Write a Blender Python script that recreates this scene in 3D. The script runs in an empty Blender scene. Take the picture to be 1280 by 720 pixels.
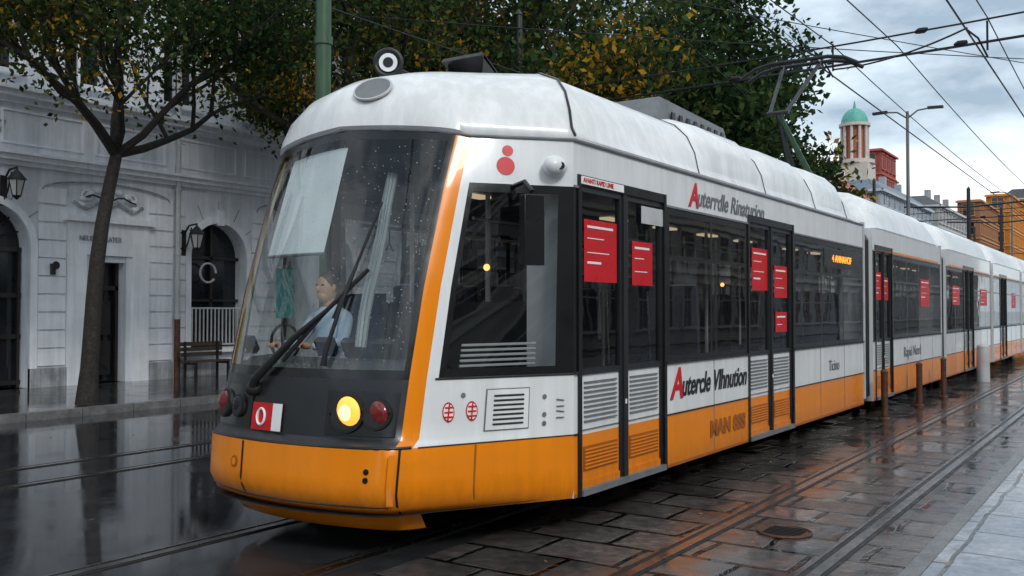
import bpy, math, random
import numpy as np
from mathutils import Vector, Matrix
rad=math.radians
random.seed(4)
scene=bpy.context.scene
COL=scene.collection
MID=1.65; W=3.3

# ------------------------------------------------------------------ materials
def newmat(name):
    m=bpy.data.materials.new(name); m.use_nodes=True
    nt=m.node_tree; nt.nodes.clear()
    out=nt.nodes.new('ShaderNodeOutputMaterial')
    return m,nt,out
def N(nt,t,**k):
    n=nt.nodes.new(t)
    for a,b in k.items(): setattr(n,a,b)
    return n
def noise(nt,scale,detail=4,rough=.5,vec=None,stretch=None):
    tc=N(nt,'ShaderNodeTexCoord')
    v=tc.outputs['Object']
    if stretch:
        mp=N(nt,'ShaderNodeMapping'); mp.inputs['Scale'].default_value=stretch
        nt.links.new(v,mp.inputs['Vector']); v=mp.outputs['Vector']
    n=N(nt,'ShaderNodeTexNoise'); n.inputs['Scale'].default_value=scale
    n.inputs['Detail'].default_value=detail; n.inputs['Roughness'].default_value=rough
    nt.links.new(v,n.inputs['Vector'])
    return n.outputs['Fac']
def ramp(nt,fac,a,b,ca,cb):
    r=N(nt,'ShaderNodeValToRGB')
    r.color_ramp.elements[0].position=a; r.color_ramp.elements[1].position=b
    def c4(c): return (c[0],c[1],c[2],1) if hasattr(c,'__len__') else (c,c,c,1)
    r.color_ramp.elements[0].color=c4(ca); r.color_ramp.elements[1].color=c4(cb)
    nt.links.new(fac,r.inputs['Fac']); return r.outputs['Color']
def mul(nt,a,b,blend='MULTIPLY',fac=1.0):
    m=N(nt,'ShaderNodeMix',data_type='RGBA',blend_type=blend)
    if hasattr(fac,'links'): nt.links.new(fac,m.inputs[0])
    else: m.inputs[0].default_value=fac
    for s,i in ((a,6),(b,7)):
        if hasattr(s,'links'): nt.links.new(s,m.inputs[i])
        else: m.inputs[i].default_value=(s[0],s[1],s[2],1)
    return m.outputs[2]
def pbr(name,col,rough=.5,metal=0,var=.25,scale=3,bump=0,bscale=30,coat=0,streak=0,emis=None,spec=.5,low=0):
    m,nt,out=newmat(name)
    b=N(nt,'ShaderNodeBsdfPrincipled')
    b.inputs['Metallic'].default_value=metal
    b.inputs['Specular IOR Level'].default_value=spec
    f=noise(nt,scale,5,.6)
    c=ramp(nt,f,.3,.7,[x*(1-var) for x in col],[min(1,x*(1+var*.4)) for x in col])
    if streak:
        f2=noise(nt,1.0,6,.65,stretch=(7,7,.5))
        c=mul(nt,c,ramp(nt,f2,.42,.62,(1-streak,1-streak*1.0,1-streak*1.05),(1,1,1)))
    if low:  # road dirt thrown up on the lowest part of the bodywork
        g=N(nt,'ShaderNodeNewGeometry'); sx=N(nt,'ShaderNodeSeparateXYZ'); nt.links.new(g.outputs['Position'],sx.inputs[0])
        ad=N(nt,'ShaderNodeMath',operation='MULTIPLY_ADD'); nt.links.new(noise(nt,6,6,.7,stretch=(2,2,.4)),ad.inputs[0]); ad.inputs[1].default_value=-.5; nt.links.new(sx.outputs['Z'],ad.inputs[2])
        c=mul(nt,c,ramp(nt,ad.outputs[0],.02,.30,(1-low,1-low,1-low),(1,1,1)))
    nt.links.new(c,b.inputs['Base Color'])
    f3=noise(nt,scale*2.3,3)
    nt.links.new(ramp(nt,f3,.3,.7,rough*.75,min(1,rough*1.3)),b.inputs['Roughness'])
    if coat:
        b.inputs['Coat Weight'].default_value=coat; b.inputs['Coat Roughness'].default_value=.04
    if bump:
        bp=N(nt,'ShaderNodeBump'); bp.inputs['Strength'].default_value=bump; bp.inputs['Distance'].default_value=.02
        nt.links.new(noise(nt,bscale,5,.6),bp.inputs['Height']); nt.links.new(bp.outputs['Normal'],b.inputs['Normal'])
    if emis:
        b.inputs['Emission Color'].default_value=(*emis[0],1); b.inputs['Emission Strength'].default_value=emis[1]
    nt.links.new(b.outputs[0],out.inputs[0]); return m
def glassmat(name,tint,base=.04,boost=.96,rough=.02,drops=0,wav=.12):
    m,nt,out=newmat(name)
    tr=N(nt,'ShaderNodeBsdfTransparent'); tr.inputs[0].default_value=(*tint,1)
    gl=N(nt,'ShaderNodeBsdfGlossy'); gl.inputs['Roughness'].default_value=rough
    lw=N(nt,'ShaderNodeLayerWeight'); lw.inputs[0].default_value=.5
    pw=N(nt,'ShaderNodeMath',operation='POWER'); nt.links.new(lw.outputs['Facing'],pw.inputs[0]); pw.inputs[1].default_value=4.2
    ma=N(nt,'ShaderNodeMath',operation='MULTIPLY_ADD'); ma.inputs[1].default_value=boost; ma.inputs[2].default_value=base
    ma.use_clamp=True
    nt.links.new(pw.outputs[0],ma.inputs[0])
    mx=N(nt,'ShaderNodeMixShader')
    nt.links.new(ma.outputs[0],mx.inputs[0]); nt.links.new(tr.outputs[0],mx.inputs[1]); nt.links.new(gl.outputs[0],mx.inputs[2])
    bp=N(nt,'ShaderNodeBump'); bp.inputs['Strength'].default_value=wav; bp.inputs['Distance'].default_value=.02
    nt.links.new(noise(nt,1.6,2),bp.inputs['Height']); nt.links.new(bp.outputs[0],gl.inputs['Normal'])
    last=mx.outputs[0]
    if drops:
        tc=N(nt,'ShaderNodeTexCoord'); vo=N(nt,'ShaderNodeTexVoronoi'); vo.inputs['Scale'].default_value=30
        nt.links.new(tc.outputs['Object'],vo.inputs['Vector'])
        lt=ramp(nt,vo.outputs['Distance'],.10,.17,1,0)
        sel=ramp(nt,noise(nt,9,2),.44,.52,0,1)
        d=N(nt,'ShaderNodeBsdfDiffuse'); d.inputs[0].default_value=(.5,.53,.55,1)
        mm=N(nt,'ShaderNodeMath',operation='MULTIPLY'); nt.links.new(lt,mm.inputs[0]); nt.links.new(sel,mm.inputs[1])
        m2=N(nt,'ShaderNodeMath',operation='MULTIPLY'); nt.links.new(mm.outputs[0],m2.inputs[0]); m2.inputs[1].default_value=drops
        mx2=N(nt,'ShaderNodeMixShader'); nt.links.new(m2.outputs[0],mx2.inputs[0]); nt.links.new(last,mx2.inputs[1]); nt.links.new(d.outputs[0],mx2.inputs[2])
        last=mx2.outputs[0]
    nt.links.new(last,out.inputs[0]); return m
def paving(name,c1,c2,cm,bw,bh,wet=(.42,.6),rlo=.04,rhi=.4,mortar=.018,rot=0,bump=.5,offset=.5):
    m,nt,out=newmat(name)
    tc=N(nt,'ShaderNodeTexCoord'); mp=N(nt,'ShaderNodeMapping'); mp.inputs['Rotation'].default_value=(0,0,rot)
    nt.links.new(tc.outputs['Object'],mp.inputs['Vector'])
    nz=N(nt,'ShaderNodeTexNoise'); nz.inputs['Scale'].default_value=1.7; nz.inputs['Detail'].default_value=3
    nt.links.new(mp.outputs[0],nz.inputs['Vector'])
    wob=N(nt,'ShaderNodeVectorMath',operation='MULTIPLY_ADD'); wob.inputs[1].default_value=(.10,.10,0)
    nt.links.new(nz.outputs['Color'],wob.inputs[0]); nt.links.new(mp.outputs[0],wob.inputs[2])
    br=N(nt,'ShaderNodeTexBrick'); br.offset=offset
    br.inputs['Color1'].default_value=(*c1,1); br.inputs['Color2'].default_value=(*c2,1); br.inputs['Mortar'].default_value=(*cm,1)
    br.inputs['Scale'].default_value=1; br.inputs['Brick Width'].default_value=bw; br.inputs['Row Height'].default_value=bh
    br.inputs['Mortar Size'].default_value=mortar; br.inputs['Mortar Smooth'].default_value=.3; br.inputs['Bias'].default_value=-.1
    nt.links.new(wob.outputs[0],br.inputs['Vector'])
    n1=noise(nt,1.1,6,.65); n2=noise(nt,9,6,.7); n3=noise(nt,.45,4,.6)
    c=mul(nt,br.outputs['Color'],ramp(nt,n2,.3,.75,(.45,.45,.45),(1.35,1.3,1.25)))
    pud=ramp(nt,n1,wet[0],wet[1],1,0)
    c=mul(nt,c,ramp(nt,n1,wet[0]-.05,wet[1]+.1,(.5,.5,.52),(1,1,1)))
    b=N(nt,'ShaderNodeBsdfPrincipled'); nt.links.new(c,b.inputs['Base Color'])
    r=ramp(nt,n1,wet[0],wet[1]+.08,rlo,rhi)
    r2=mul(nt,r,ramp(nt,n2,.3,.7,(.6,.6,.6),(1.3,1.3,1.3)))
    nt.links.new(r2,b.inputs['Roughness'])
    b.inputs['Specular IOR Level'].default_value=.9
    h=mul(nt,ramp(nt,br.outputs['Fac'],0,1,1,0),ramp(nt,n2,.2,.8,.7,1.0))
    h=mul(nt,h,(.8,.8,.8),'MIX',mul(nt,pud,(.85,.85,.85)))
    hn=mul(nt,h,ramp(nt,n3,.3,.7,(.6,.6,.6),(1,1,1)))
    bp=N(nt,'ShaderNodeBump'); bp.inputs['Strength'].default_value=bump; bp.inputs['Distance'].default_value=.025
    nt.links.new(hn,bp.inputs['Height']); nt.links.new(bp.outputs[0],b.inputs['Normal'])
    nt.links.new(b.outputs[0],out.inputs[0]); return m
def asphalt(name,col,wet=(.45,.62),rlo=.03,rhi=.3,bump=.25):
    m,nt,out=newmat(name)
    n1=noise(nt,.55,6,.6); n2=noise(nt,45,4,.7); n3=noise(nt,3,5,.6)
    c=mul(nt,ramp(nt,n3,.3,.7,[x*.6 for x in col],[x*1.4 for x in col]),ramp(nt,n2,.3,.7,(.6,.6,.6),(1.3,1.3,1.3)))
    b=N(nt,'ShaderNodeBsdfPrincipled'); nt.links.new(c,b.inputs['Base Color']); b.inputs['Specular IOR Level'].default_value=.9
    nt.links.new(ramp(nt,n1,wet[0],wet[1],rlo,rhi),b.inputs['Roughness'])
    h=mul(nt,ramp(nt,n3,.2,.8,.6,1.0),ramp(nt,n2,.2,.8,.85,1.0))
    h=mul(nt,h,(.8,.8,.8),'MIX',ramp(nt,n1,wet[0],wet[1],.85,0))
    bp=N(nt,'ShaderNodeBump'); bp.inputs['Strength'].default_value=bump; bp.inputs['Distance'].default_value=.015
    nt.links.new(h,bp.inputs['Height']); nt.links.new(bp.outputs[0],b.inputs['Normal'])
    nt.links.new(b.outputs[0],out.inputs[0]); return m
def leafmat(name):
    m,nt,out=newmat(name)
    at=N(nt,'ShaderNodeAttribute'); at.attribute_name='tint'
    d=N(nt,'ShaderNodeBsdfDiffuse')
    t=N(nt,'ShaderNodeBsdfTranslucent'); mx=N(nt,'ShaderNodeMixShader'); mx.inputs[0].default_value=.4
    nt.links.new(at.outputs['Color'],d.inputs['Color']); nt.links.new(at.outputs['Color'],t.inputs[0])
    nt.links.new(d.outputs[0],mx.inputs[1]); nt.links.new(t.outputs[0],mx.inputs[2]); nt.links.new(mx.outputs[0],out.inputs[0]); return m

M={}
M['white']=pbr('tram_white_paint',(.80,.82,.83),.20,var=.05,scale=2,coat=.6,streak=.10,low=.1)
M['roofw']=pbr('tram_roof_paint',(.80,.82,.83),.35,var=.12,scale=1.3,coat=.3,streak=.14,bump=.05,bscale=3)
M['orange']=pbr('tram_orange_paint',(.86,.245,.003),.22,var=.05,scale=2,coat=.25,streak=.06,low=.30,spec=.35)
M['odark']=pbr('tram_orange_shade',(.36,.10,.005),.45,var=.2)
M['black']=pbr('black_trim',(.008,.009,.010),.22,var=.3,coat=.1)
M['rubber']=pbr('rubber',(.012,.012,.013),.6,var=.3)
M['dgrey']=pbr('dark_grey_panel',(.016,.018,.021),.4,var=.25,coat=.1)
M['mgrey']=pbr('mid_grey',(.16,.17,.18),.5,var=.3)
M['lgrey']=pbr('light_grey',(.5,.51,.52),.5,var=.2)
M['dash']=pbr('dashboard',(.05,.055,.055),.5,var=.3)
M['under']=pbr('underframe',(.015,.013,.012),.7,var=.4)
M['glass']=glassmat('window_glass',(.58,.60,.61),.05,.85,wav=.08)
M['wglass']=glassmat('windscreen_glass',(.88,.92,.91),.07,.9,drops=.6,wav=.03)
M['red']=pbr('poster_red',(.58,.006,.012),.35,var=.12)
M['whitep']=pbr('poster_white',(.8,.8,.8),.5,var=.05)
M['lampy']=pbr('headlight_lit',(.9,.5,.1),.2,emis=((1,.36,.03),1.3))
M['lampw']=pbr('headlight_core',(1,.8,.5),.2,emis=((1,.62,.20),2.2))
M['lampr']=pbr('tail_lamp',(.20,.010,.008),.15,coat=.6)
M['amber']=pbr('led_amber',(.8,.3,.02),.4,emis=((1,.30,.03),1.8))
M['ceil']=pbr('ceiling_lamp',(.9,.85,.75),.4,emis=((1,.78,.50),.8))  # glowing strips added to brighten the tram interior
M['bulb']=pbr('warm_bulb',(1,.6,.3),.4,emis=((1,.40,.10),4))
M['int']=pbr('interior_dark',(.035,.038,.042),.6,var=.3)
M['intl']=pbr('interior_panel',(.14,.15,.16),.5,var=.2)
M['seat']=pbr('seat_fabric',(.05,.06,.10),.8,var=.4,scale=20)
M['cloth']=pbr('blind_cloth',(.62,.66,.68),.8,var=.1)  # blind added to give the bright sky reflection of the upper glass
M['cloth2']=pbr('curtain_cloth',(.40,.44,.47),.8,var=.3,scale=2)  # folded strip added to imitate a bright streak reflected in the windscreen
M['ochre']=pbr('pillar_lining',(.42,.30,.08),.5,var=.3,scale=5)  # golden reflection at the windscreen edge, put in as ochre colour
M['teal']=pbr('teal_sheet',(.10,.42,.40),.5,var=.2)
M['steel']=pbr('steel_rail',(.42,.41,.40),.22,1,var=.4,scale=8)
M['rust']=pbr('rusty_iron',(.12,.05,.03),.6,.3,var=.5,scale=12,bump=.3)
M['groove']=pbr('rail_groove',(.010,.009,.008),.5,var=.4)
M['wire']=pbr('wire',(.02,.02,.022),.5,.5,var=.2)
M['pgreen']=pbr('mast_green',(.035,.10,.045),.45,var=.3,coat=.15,streak=.3)
M['iron']=pbr('black_iron',(.015,.016,.018),.45,.2,var=.3)
M['stucco']=pbr('white_stucco',(.80,.84,.90),.8,var=.14,scale=1.2,bump=.25,bscale=18,streak=.18)
M['stucco2']=pbr('white_trim',(.86,.89,.94),.75,var=.10,scale=2,bump=.15,bscale=25,streak=.12)
M['grime']=pbr('plinth',(.46,.48,.51),.7,var=.4,scale=3,streak=.4,bump=.3)
M['doorw']=pbr('dark_door',(.02,.018,.016),.35,var=.4)
M['bglass']=pbr('dark_window',(.015,.018,.022),.08,var=.3)
M['bark']=pbr('bark',(.022,.017,.014),.85,var=.5,scale=9,bump=.9,bscale=14)
M['leaf']=leafmat('foliage')
M['wood']=pbr('bench_wood',(.05,.035,.025),.5,var=.4,scale=10)
M['skin']=pbr('skin',(.50,.29,.2),.5,var=.08)
M['shirt']=pbr('shirt',(.50,.64,.82),.8,var=.1,scale=30)
M['trouser']=pbr('trousers',(.02,.022,.03),.8)
M['hair']=pbr('hair',(.015,.011,.009),.6)
M['lampg']=pbr('lantern_glass',(.5,.5,.48),.1,var=.1)

# ------------------------------------------------------------------ mesh builder
class MB:
    def __init__(s): s.v=[];s.f=[];s.m=[];s.mats=[]
    def mi(s,m):
        if isinstance(m,str): m=M[m]
        if m not in s.mats: s.mats.append(m)
        return s.mats.index(m)
    def quad(s,pts,m):
        b=len(s.v); s.v+= [tuple(p) for p in pts]; s.f.append(tuple(range(b,b+len(pts)))); s.m.append(s.mi(m))
    def box(s,x0,x1,y0,y1,z0,z1,m,bev=0):
        b=len(s.v)
        if x0>x1:x0,x1=x1,x0
        if y0>y1:y0,y1=y1,y0
        s.v+=[(x0,y0,z0),(x1,y0,z0),(x1,y1,z0),(x0,y1,z0),(x0,y0,z1),(x1,y0,z1),(x1,y1,z1),(x0,y1,z1)]
        for f in ((3,2,1,0),(4,5,6,7),(0,1,5,4),(1,2,6,5),(2,3,7,6),(3,0,4,7)):
            s.f.append(tuple(b+i for i in f)); s.m.append(s.mi(m))
    def obox(s,c,ax,ay,az,m):
        c=Vector(c);ax=Vector(ax);ay=Vector(ay);az=Vector(az);b=len(s.v)
        for k in (-1,1):
            for i,j in ((-1,-1),(1,-1),(1,1),(-1,1)): s.v.append(tuple(c+ax*i+ay*j+az*k))
        for f in ((3,2,1,0),(4,5,6,7),(0,1,5,4),(1,2,6,5),(2,3,7,6),(3,0,4,7)):
            s.f.append(tuple(b+i for i in f)); s.m.append(s.mi(m))
    def tube(s,pts,rs,m,n=8,caps=True,closed=False):
        pts=[Vector(p) for p in pts]
        if not hasattr(rs,'__len__'): rs=[rs]*len(pts)
        b=len(s.v); k=len(pts); prev=None
        for i,p in enumerate(pts):
            a=pts[i-1] if (i>0 or closed) else p; c=pts[(i+1)%k] if (i<k-1 or closed) else p
            d=(c-a); d=d.normalized() if d.length>1e-9 else Vector((0,0,1))
            if prev is None:
                up=Vector((0,0,1)) if abs(d.z)<.9 else Vector((1,0,0))
                x=d.cross(up).normalized()
            else:
                x=(prev-d*prev.dot(d)); x=x.normalized() if x.length>1e-6 else d.orthogonal().normalized()
            prev=x; y=d.cross(x)
            for j in range(n):
                t=2*math.pi*j/n; s.v.append(tuple(p+(x*math.cos(t)+y*math.sin(t))*rs[i]))
        mi=s.mi(m)
        for i in range(k if closed else k-1):
            i2=(i+1)%k
            for j in range(n):
                s.f.append((b+i*n+j,b+i*n+(j+1)%n,b+i2*n+(j+1)%n,b+i2*n+j)); s.m.append(mi)
        if caps and not closed:
            s.f.append(tuple(b+j for j in reversed(range(n)))); s.m.append(mi)
            s.f.append(tuple(b+(k-1)*n+j for j in range(n))); s.m.append(mi)
    def ell(s,c,r,m,nu=16,nv=10):
        b=len(s.v); mi=s.mi(m)
        for i in range(nv+1):
            ph=math.pi*i/nv
            for j in range(nu):
                t=2*math.pi*j/nu
                s.v.append((c[0]+r[0]*math.sin(ph)*math.cos(t),c[1]+r[1]*math.sin(ph)*math.sin(t),c[2]+r[2]*math.cos(ph)))
        for i in range(nv):
            for j in range(nu):
                s.f.append((b+i*nu+j,b+(i+1)*nu+j,b+(i+1)*nu+(j+1)%nu,b+i*nu+(j+1)%nu)); s.m.append(mi)
    def disc(s,c,nrm,r,m,n=24,ry=None,up=(0,0,1)):
        nrm=Vector(nrm).normalized(); x=Vector(up).cross(nrm)
        x=x.normalized() if x.length>1e-5 else nrm.orthogonal().normalized()
        y=nrm.cross(x); ry=ry or r
        s.quad([Vector(c)+x*math.cos(2*math.pi*i/n)*r+y*math.sin(2*math.pi*i/n)*ry for i in range(n)],m)
    def grid(s,rows,mf):
        b=len(s.v); nr=len(rows); nc=len(rows[0])
        for r in rows: s.v+=[tuple(p) for p in r]
        for i in range(nr-1):
            for j in range(nc-1):
                mm=mf(i,j) if callable(mf) else mf
                if mm is None: continue
                s.f.append((b+i*nc+j,b+(i+1)*nc+j,b+(i+1)*nc+j+1,b+i*nc+j+1)); s.m.append(s.mi(mm))
    def build(s,name,parent=None,smooth=None,bevel=0):
        me=bpy.data.meshes.new(name); me.from_pydata(s.v,[],s.f)
        for m in s.mats: me.materials.append(m)
        me.polygons.foreach_set('material_index',s.m)
        if smooth:
            me.polygons.foreach_set('use_smooth',[True]*len(s.f))
            me.set_sharp_from_angle(angle=rad(smooth))
        me.update()
        o=bpy.data.objects.new(name,me); COL.objects.link(o)
        if parent: o.parent=parent
        if bevel:
            bv=o.modifiers.new('b','BEVEL'); bv.width=bevel; bv.segments=2; bv.limit_method='ANGLE'
        return o
def empty(name,loc=(0,0,0)):
    e=bpy.data.objects.new(name,None); e.location=(0,0,0); COL.objects.link(e); e.empty_display_size=.1; return e
def text(name,s,loc,size,mat,parent,rot=(rad(90),0,0),shear=0,extr=.002,sx=1,bold=0):
    c=bpy.data.curves.new(name,'FONT'); c.body=s; c.size=size; c.shear=shear; c.extrude=extr; c.offset=bold
    c.materials.append(M[mat] if isinstance(mat,str) else mat)
    o=bpy.data.objects.new(name,c); o.location=loc; o.rotation_euler=rot; o.scale=(sx,1,1); COL.objects.link(o); o.parent=parent; return o

# ------------------------------------------------------------------ tram
tram=empty('tram')
H_=[.31,.38,.5,.82,.88,1.31,2.0,2.8,3.2]
SC=[-1.34,-1.46,-1.51,-1.48,-1.40,-1.31,-1.14,-.88,-.72]
TC=[.78,.72,.69,.68,.68,.68,.68,.69,.70]
BU=[.15,.17,.18,.18,.17,.2,.21,.22,.22]
TS=[.02,0,0,0,0,0,0,0,0]
def plan(u,k,ts,sc,tc,bu,s0=1.5,r=.12):
    far=u>2
    if far: u=4-u
    C=Vector((sc,tc)); K=Vector((k,ts)); A=C+(K-C).normalized()*min(r,(K-C).length*.5)
    tb=tc+min(r,(MID-tc)*.5); D=max(MID-tc,1e-4)
    def fr(t): return sc-bu*(1-((MID-t)/D)**2)
    if u<0: p=Vector((s0,ts)).lerp(K,1+u)
    elif u<=1: p=K.lerp(A,u)
    elif u<=1.2:
        q=(u-1)/.2; B=Vector((fr(tb),tb)); C2=Vector((fr(tc)-.0,tc))
        p=A*(1-q)**2+C2*2*q*(1-q)+B*q*q
    else:
        t=tb+(MID-tb)*(u-1.2)/.8; p=Vector((fr(t),t))
    if far: p=Vector((p.x,2*MID-p.y))
    return p
def frontness(u):
    u=min(u,4-u)
    return max(0,min(1,(u-1)/1.0))**.6 if u>1 else 0
def NP(u,h,off=0):
    def base(u,h):
        a=[np.interp(h,H_,X) for X in (TS,SC,TC,BU)]
        p=plan(u,0,*a)
        bz=.1*max(0,min(1,(h-2.7)/.5))*frontness(u)
        return Vector((p.x,p.y,h+bz))
    p=base(u,h)
    if off:
        e=.01
        du=base(u+e,h)-base(u-e,h); dh=base(u,min(h+.02,3.2))-base(u,h-.02)
        n=du.cross(dh); n.normalize()
        if n.x*(p.x-0.5)+n.y*(p.y-MID)<0: n=-n
        p=p+n*off
    return p
uc=[0,.05,.13]+[.13+i*(.71/8) for i in range(1,9)]+[.88,.92,.95,.98,1.0,1.03,1.06,1.1,1.14,1.2]+[1.2+.1*i for i in range(1,9)]
uc=[round(x,4) for x in uc]
uall=uc+[round(4-x,4) for x in reversed(uc[:-1])]
hr=[.31,.34,.38,.44,.5,.6,.7,.82,.85,.88,1.0,1.15,1.31,1.38,1.55,1.75,2.0,2.2,2.4,2.6,2.75,2.82,2.95,3.05,3.13,3.2]
def nosemat(i,j):
    h=(hr[i]+hr[i+1])/2; u=(uall[j]+uall[j+1])/2
    if u>2:u=4-u
    if h<.82: return 'orange'
    if .95<u<1.06: return 'orange'
    if u<1:
        if 1.31<h<2.82 and u<.88:
            return 'glass' if (.13<u<.84 and 1.38<h<2.75) else 'black'
        return 'white'
    if h<1.31: return 'dgrey'
    if 1.10<u and 1.38<h<3.13: return 'wglass'
    return 'black'
nose=MB(); nose.grid([[NP(u,h) for u in uall] for h in hr],nosemat)
nose.build('cab_shell',tram,smooth=40)
chin=MB()
rows=[]
for h,ins in ((.315,.05),(.26,.10),(.19,.16),(.16,.30)):
    rows.append([ (lambda p:(p.x+ins*(1 if .9<min(u,4-u) else .3)*.9,MID+(p.y-MID)*(1-ins*.25),h))(NP(u,.34)) for u in uall if .9<min(u,4-u)])
chin.grid(rows,'orange'); chin.build('chin_skirt',tram,smooth=40)
RR=[(0,0,-.72,.70,.22,3.2,1),(0,-.015,-.75,.70,.22,3.23,1),(0,.02,-.735,.71,.22,3.30,1),(.05,.07,-.67,.74,.24,3.46,.8),(.15,.17,-.53,.80,.26,3.64,.5),(.3,.33,-.30,.92,.28,3.79,.2),
    (.45,.6,.03,1.12,.25,3.91,.05),(.75,1.0,.42,1.35,.15,3.98,0),(1.2,1.6,1.0,1.63,0,4.0,0)]
ur=[-1,-.5]+uc; urall=ur+[round(4-x,4) for x in reversed(ur[:-1])]
rows=[]
for (k,ts,sc,tc,bu,z,bf) in RR:
    r=[]
    for u in urall:
        p=plan(u,k,ts,sc,tc,bu); r.append((p.x,p.y,z+.1*bf*frontness(u)))
    rows.append(r)
rn=MB(); rn.grid(rows,'roofw')
rn.build('cab_roof',tram,smooth=50)
sec=[(r[1],r[5]) for r in RR]
sec=sec+[(2*MID-t,z) for t,z in reversed(sec)]
def roof_section(mb,s0,s1,r0,r1,mat='roofw'):
    st=[]
    if r0:
        for i in range(9):
            a=i/8*math.pi/2; st.append((s0+r0*(1-math.cos(a)),math.sin(a)))
    else: st.append((s0,1))
    n=max(1,int((s1-s0)/1.2))
    for i in range(1,n): st.append((s0+r0+(s1-s0-r0-r1)*i/n,1))
    if r1:
        for i in range(9):
            a=(1-i/8)*math.pi/2; st.append((s1-r1*(1-math.cos(a)),math.sin(a)))
    else: st.append((s1,1))
    mb.grid([[(s,MID+(t-MID)*(.93+.07*f),3.2+(z-3.2)*f) for t,z in sec] for s,f in st],mat)
rf=MB(); roof_section(rf,1.5,9.2,0,.9)
rf.build('roof_fairing',tram,smooth=50)
sh=MB()
for a,c in ((2.75,4.55),(4.75,6.6),(6.8,8.3)):
    rows=[]
    for i in range(13):
        f=i/12; e=min(1,min(f,1-f)*6); e=math.sin(e*math.pi/2)
        rr=[]
        for j,(t,z) in enumerate(sec[2:8]):
            g=math.sin(math.pi*min(1,max(0,j/5)))**.5 if 0<j<5 else 0
            rr.append((a+(c-a)*f+.25*j/6,t-.05*e*g+.002,z+.06*e*g+.002))
        rows.append(rr)
    sh.grid(rows,'roofw')
sh.build('roof_covers',tram,smooth=60)
seams=MB()
seams.tube([(r[0],r[1]-.004,r[5]+.004) for r in RR[1:8]],.012,'black',n=6)
for s in (2.55,4.6,6.65,8.3):
    seams.tube([(s+.25*i/6,t-.002,z+.002) for i,(t,z) in enumerate(sec[1:8])],.008,'black',n=5)
seams.tube([(9.3,-.012,3.2),(0,-.012,3.2)]+[tuple(NP(u,3.2,.004)) for u in (.2,.5,.8,.96,1.04,1.2,1.5,2.0,2.5,2.8,2.96,3.2,4)],.013,'mgrey',n=6)
seams.build('roof_seams',tram,smooth=60)

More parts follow.
